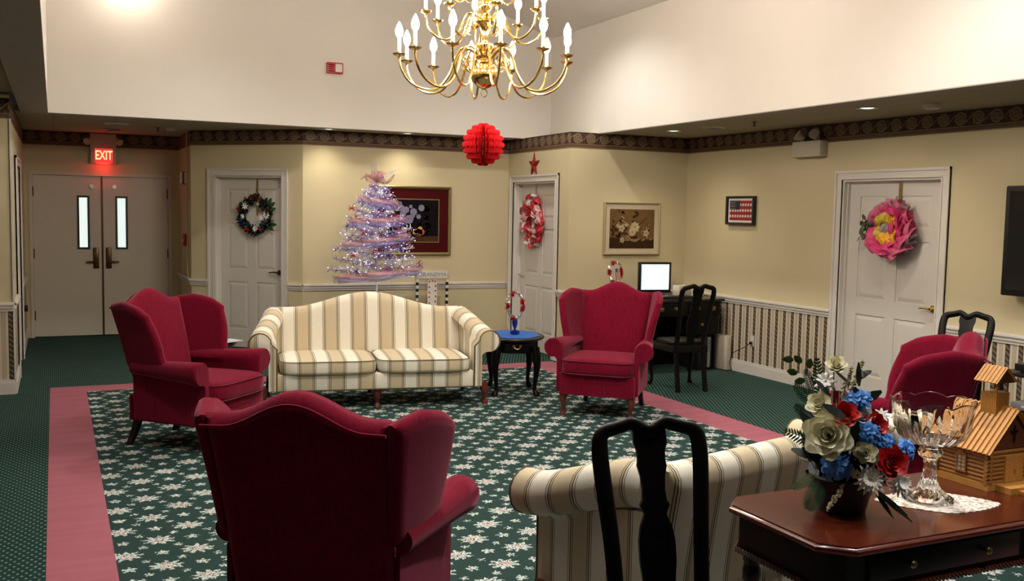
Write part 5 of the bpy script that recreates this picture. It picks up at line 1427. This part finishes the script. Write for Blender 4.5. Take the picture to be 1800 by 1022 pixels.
# camera-facing frame: view bearing about 44 deg
fb_ = math.radians(44.5); RT_ = V((math.cos(fb_), -math.sin(fb_), 0)); TW = V((-math.sin(fb_), -math.cos(fb_), 0))
def at(px, py, dep=.06):
    """arrangement-local point from offsets measured across the bouquet (metres across, height)"""
    return RT_*px+TW*dep+V((0, 0, py))
K = 1/512.
def P(px, py, dep=.06): return at((px-1490)*K, max(.012, (905-py)*K*1.03-dep*.38), dep)
def rose(c, n_, r, mat, name):
    m = MB(); n_ = V(n_).normalized(); a0 = n_.orthogonal().normalized(); b0 = n_.cross(a0)
    for L, (k, rr, lift, op) in enumerate(((3, .30, .55, .15), (4, .48, .48, .35), (5, .68, .36, .65), (6, .90, .2, 1.05), (6, 1.02, .05, 1.5))):
        for q in range(k):
            a = 2*PI*(q+.37*L)/k; d = a0*math.cos(a)+b0*math.sin(a); base = V(c)+d*r*rr*.35+n_*r*(.05); dr_ = (d*op+n_*(1.25-.35*op)).normalized(); s_ = n_.cross(d)
            w = r*(.62+.16*L); l = r*(.78+.05*L); vs = []; nu, nv = 4, 4
            for j in range(nv+1):
                t = j/nv
                for i in range(nu+1):
                    u = i/nu*2-1; ww = w*math.sin(PI*(.14+.72*t))**.6; curl = r*.10*op*t**3
                    vs.append(base+dr_*(l*t*(1-.18*u*u*t))+s_*(u*ww*.62)+d*(curl)-d*(u*u*w*.22*(1-.3*t)))
            m.add(vs, [[j*(nu+1)+i, j*(nu+1)+i+1, (j+1)*(nu+1)+i+1, (j+1)*(nu+1)+i] for j in range(nv) for i in range(nu)])
    return m.build(name, mat, fa, fixn=False, ang=80)
TC = TW+V((0, 0, .35))
rose(P(1467, 757, .10), TC+RT_*-.1, .060, 'fl_c', 'cream_rose')
rose(P(1524, 778, .10), TC, .028, 'fl_c', 'cream_rosebud'); rose(P(1473, 668, .02), TC+V((0, 0, .6)), .026, 'fl_c', 'cream_rosebud')
rose(P(1452, 722, .06), TC+RT_*-.3+V((0, 0, .4)), .034, 'fl_c', 'cream_rosebud'); rose(P(1515, 738, .05), TC+RT_*.2+V((0, 0, .6)), .030, 'fl_w', 'white_rosebud')
rose(P(1490, 728, .085), TC+V((0, 0, .5)), .036, 'fl_r', 'red_rose'); rose(P(1536, 748, .055), TC+RT_*.5+V((0, 0, .3)), .032, 'fl_r', 'red_rose'); rose(P(1561, 797, .075), TC+RT_*.5, .040, 'fl_r', 'red_rose')
def hydr(c, n_, R, k, name='blue_hydrangea', fr=.020):
    m = MB(); n_ = V(n_).normalized(); a0 = n_.orthogonal().normalized(); b0 = n_.cross(a0)
    for q in range(k):
        rr = R*math.sqrt(q/k)*.85; a = q*2.4; d = (a0*math.cos(a)+b0*math.sin(a)); nn = (n_+d*rr/R*.9).normalized(); cc = V(c)+d*rr+n_*(R*.5*(1-(rr/R)**2)); e0 = nn.orthogonal().normalized(); e1 = nn.cross(e0)
        for j in range(4):
            b = 2*PI*j/4+q; dd = e0*math.cos(b)+e1*math.sin(b); patch(m, cc, dd+nn*.25, nn.cross(dd), fr*1.05, fr*1.15, .15, nu=2, nv=3, tip=.9)
    return m.build(name, 'fl_b', fa, fixn=False)
hydr(P(1481, 800, .105), TC, .040, 9, fr=.026); hydr(P(1510, 712, .05), TC+V((0, 0, .3)), .034, 11); hydr(P(1524, 752, .085), TC, .034, 12); hydr(P(1550, 768, .07), TC+RT_*.4, .026, 7); hydr(P(1584, 790, .03), TC+RT_*.8, .026, 8)
daisy(P(1533, 820, .10), TC, .052, 'fl_w', fa, 15, 'fl_w', .15, 'white_chrysanthemum', 3, .26)
daisy(P(1576, 830, .07), TC+RT_*.8, .045, 'fl_w', fa, 14, 'fl_w', .15, 'white_chrysanthemum', 3, .28)
daisy(P(1457, 692, .03), TC+V((0, 0, .5)), .036, 'fl_w', fa, 9, 'fl_w', .3, 'white_daisy', 2, .45)
daisy(P(1507, 812, .10), TC, .018, 'fl_c', fa, 8, 'fl_c', .2, 'small_daisy', 1, .45); daisy(P(1500, 772, .10), TC, .022, 'fl_w', fa, 8, 'fl_w', .3, 'small_daisy', 1, .45); daisy(P(1545, 735, .04), TC+V((0, 0, .4)), .026, 'fl_w', fa, 8, 'fl_w', .3, 'small_daisy', 1, .45)
def spike(a, b, r=.010):
    m = MB(); a, b = V(a), V(b); d = (b-a)
    for k in range(60):
        t = k/60; c = a+d*t; q = rv(r_); m.sph(c+q*r*(1-.5*t), .0042, 5)
    m.tube([a-d*.5, b], .0022, 5); m.build('seed_spike', 'fl_y', fa, fixn=False)
spike(P(1485, 710, .04), P(1497, 668, .02), .011); spike(P(1497, 705, .03), P(1513, 662, .0), .010); spike(P(1492, 832, .11), P(1470, 862, .14), .010); spike(P(1560, 785, .04), P(1556, 758, .03), .010); spike(P(1545, 775, .06), P(1565, 752, .04), .008)
def fern(a, b, w, mat='leaf', n=13):
    m = MB(); a, b = V(a), V(b); L = (b-a).length; d = (b-a)/L; s_ = d.cross(TW+V((0, 0, .4))).normalized()
    m.tube([a, b], .0015, 4)
    for k in range(n):
        t = .12+.86*k/n; ll = w*math.sin(PI*(.18+.75*t)); c = a+d*(L*t)+TW*(.02*math.sin(PI*t))
        for sg in (-1, 1): patch(m, c, s_*sg+d*.7, d, L/n*.62, ll, .15, nu=1, nv=3, tip=.4)
    m.build('fern_frond', mat, fa, fixn=False, smooth=False)
fern(P(1455, 740, .0), P(1441, 664, -.02), .026); fern(P(1470, 800, .02), P(1395, 768, .05), .030, 'leaf'); fern(P(1462, 832, .06), P(1440, 872, .12), .038, 'leaf', 20); fern(P(1450, 830, .06), P(1414, 850, .09), .022, 'leafl')
fern(P(1450, 740, .0), P(1408, 700, .02), .030, 'leaf'); fern(P(1455, 760, .02), P(1410, 735, .02), .028, 'leafd'); fern(P(1440, 720, .0), P(1425, 680, 0), .022, 'leaf')
m = MB()
for (x, y, x2, y2) in ((1405, 668, 1388, 665), (1418, 672, 1410, 662), (1430, 680, 1432, 662), (1412, 690, 1398, 684), (1425, 700, 1412, 700)): patch(m, P(x, y, .0), P(x2, y2, 0.01)-P(x, y, 0), TW.cross(P(x2, y2, 0)-P(x, y, 0)), .024, .034, .15)
m.build('ivy_leaves', 'leafl', fa, fixn=False, smooth=False)
m = MB()
for (x, y) in ((1570, 880), (1598, 893), (1580, 868), (1590, 872)): a = P(1540, 850, .05); b = P(x, y, .09); patch(m, a, b-a, TC.cross(b-a), .016, (b-a).length, .1, nu=1, nv=5, tip=.1)
m.build('blade_leaves', 'leafd', fa, fixn=False, smooth=False)
m = MB(); a = P(1482, 745, .1); m.tube([a-V((0, 0, .1)), P(1476, 700, .09)], .0012, 5); m.build('pick_stem', 'fl_w', fa)
m = MB(); c = P(1475, 698, .09); m.mi = 0; m.X = Matrix.Translation(c) @ Matrix((RT_, TW, V((0, 0, 1)))).transposed().to_4x4(); m.b2(-.008, .008, -.001, .001, -.02, .02); m.mi = 1; m.b2(-.014, -.008, -.001, .001, -.022, .022); m.b2(.008, .012, -.001, .001, -.02, .022); m.build('pick_flag', ['fl_r', 'fl_w'], fa, smooth=False)

# knob / box on left hall wall
kn = thing('wall_doorstop', 'dark round device on the left hall wall beside the doors', 'device', (XL+.001, 12.30, .50), rotz((1, 0)))
m = MB(); m.tube([(0, 0, 0), (0, -.05, 0)], .035, 12); m.build('body', 'blackp', kn)
for pre, g in (('wing_chair', 'crimson wing chairs around the floral carpet'), ('splat_back_chair', 'black splat-back chairs'), ('recessed_light', 'recessed downlights in the low ceiling'), ('added_vault_light', 'added lights in the pitched ceiling'), ('magazine', 'magazines on the left side table'), ('side_table', 'oval side tables'), ('tinsel_', 'red and silver tinsel rings'), ('disc_player', 'devices on the television stand'), ('fire_sprinkler', 'sprinkler heads')):
    for o in bpy.data.objects:
        if o.parent is None and o.name.startswith(pre) and 'label' in o: o['group'] = g
bpy.context.view_layer.update()
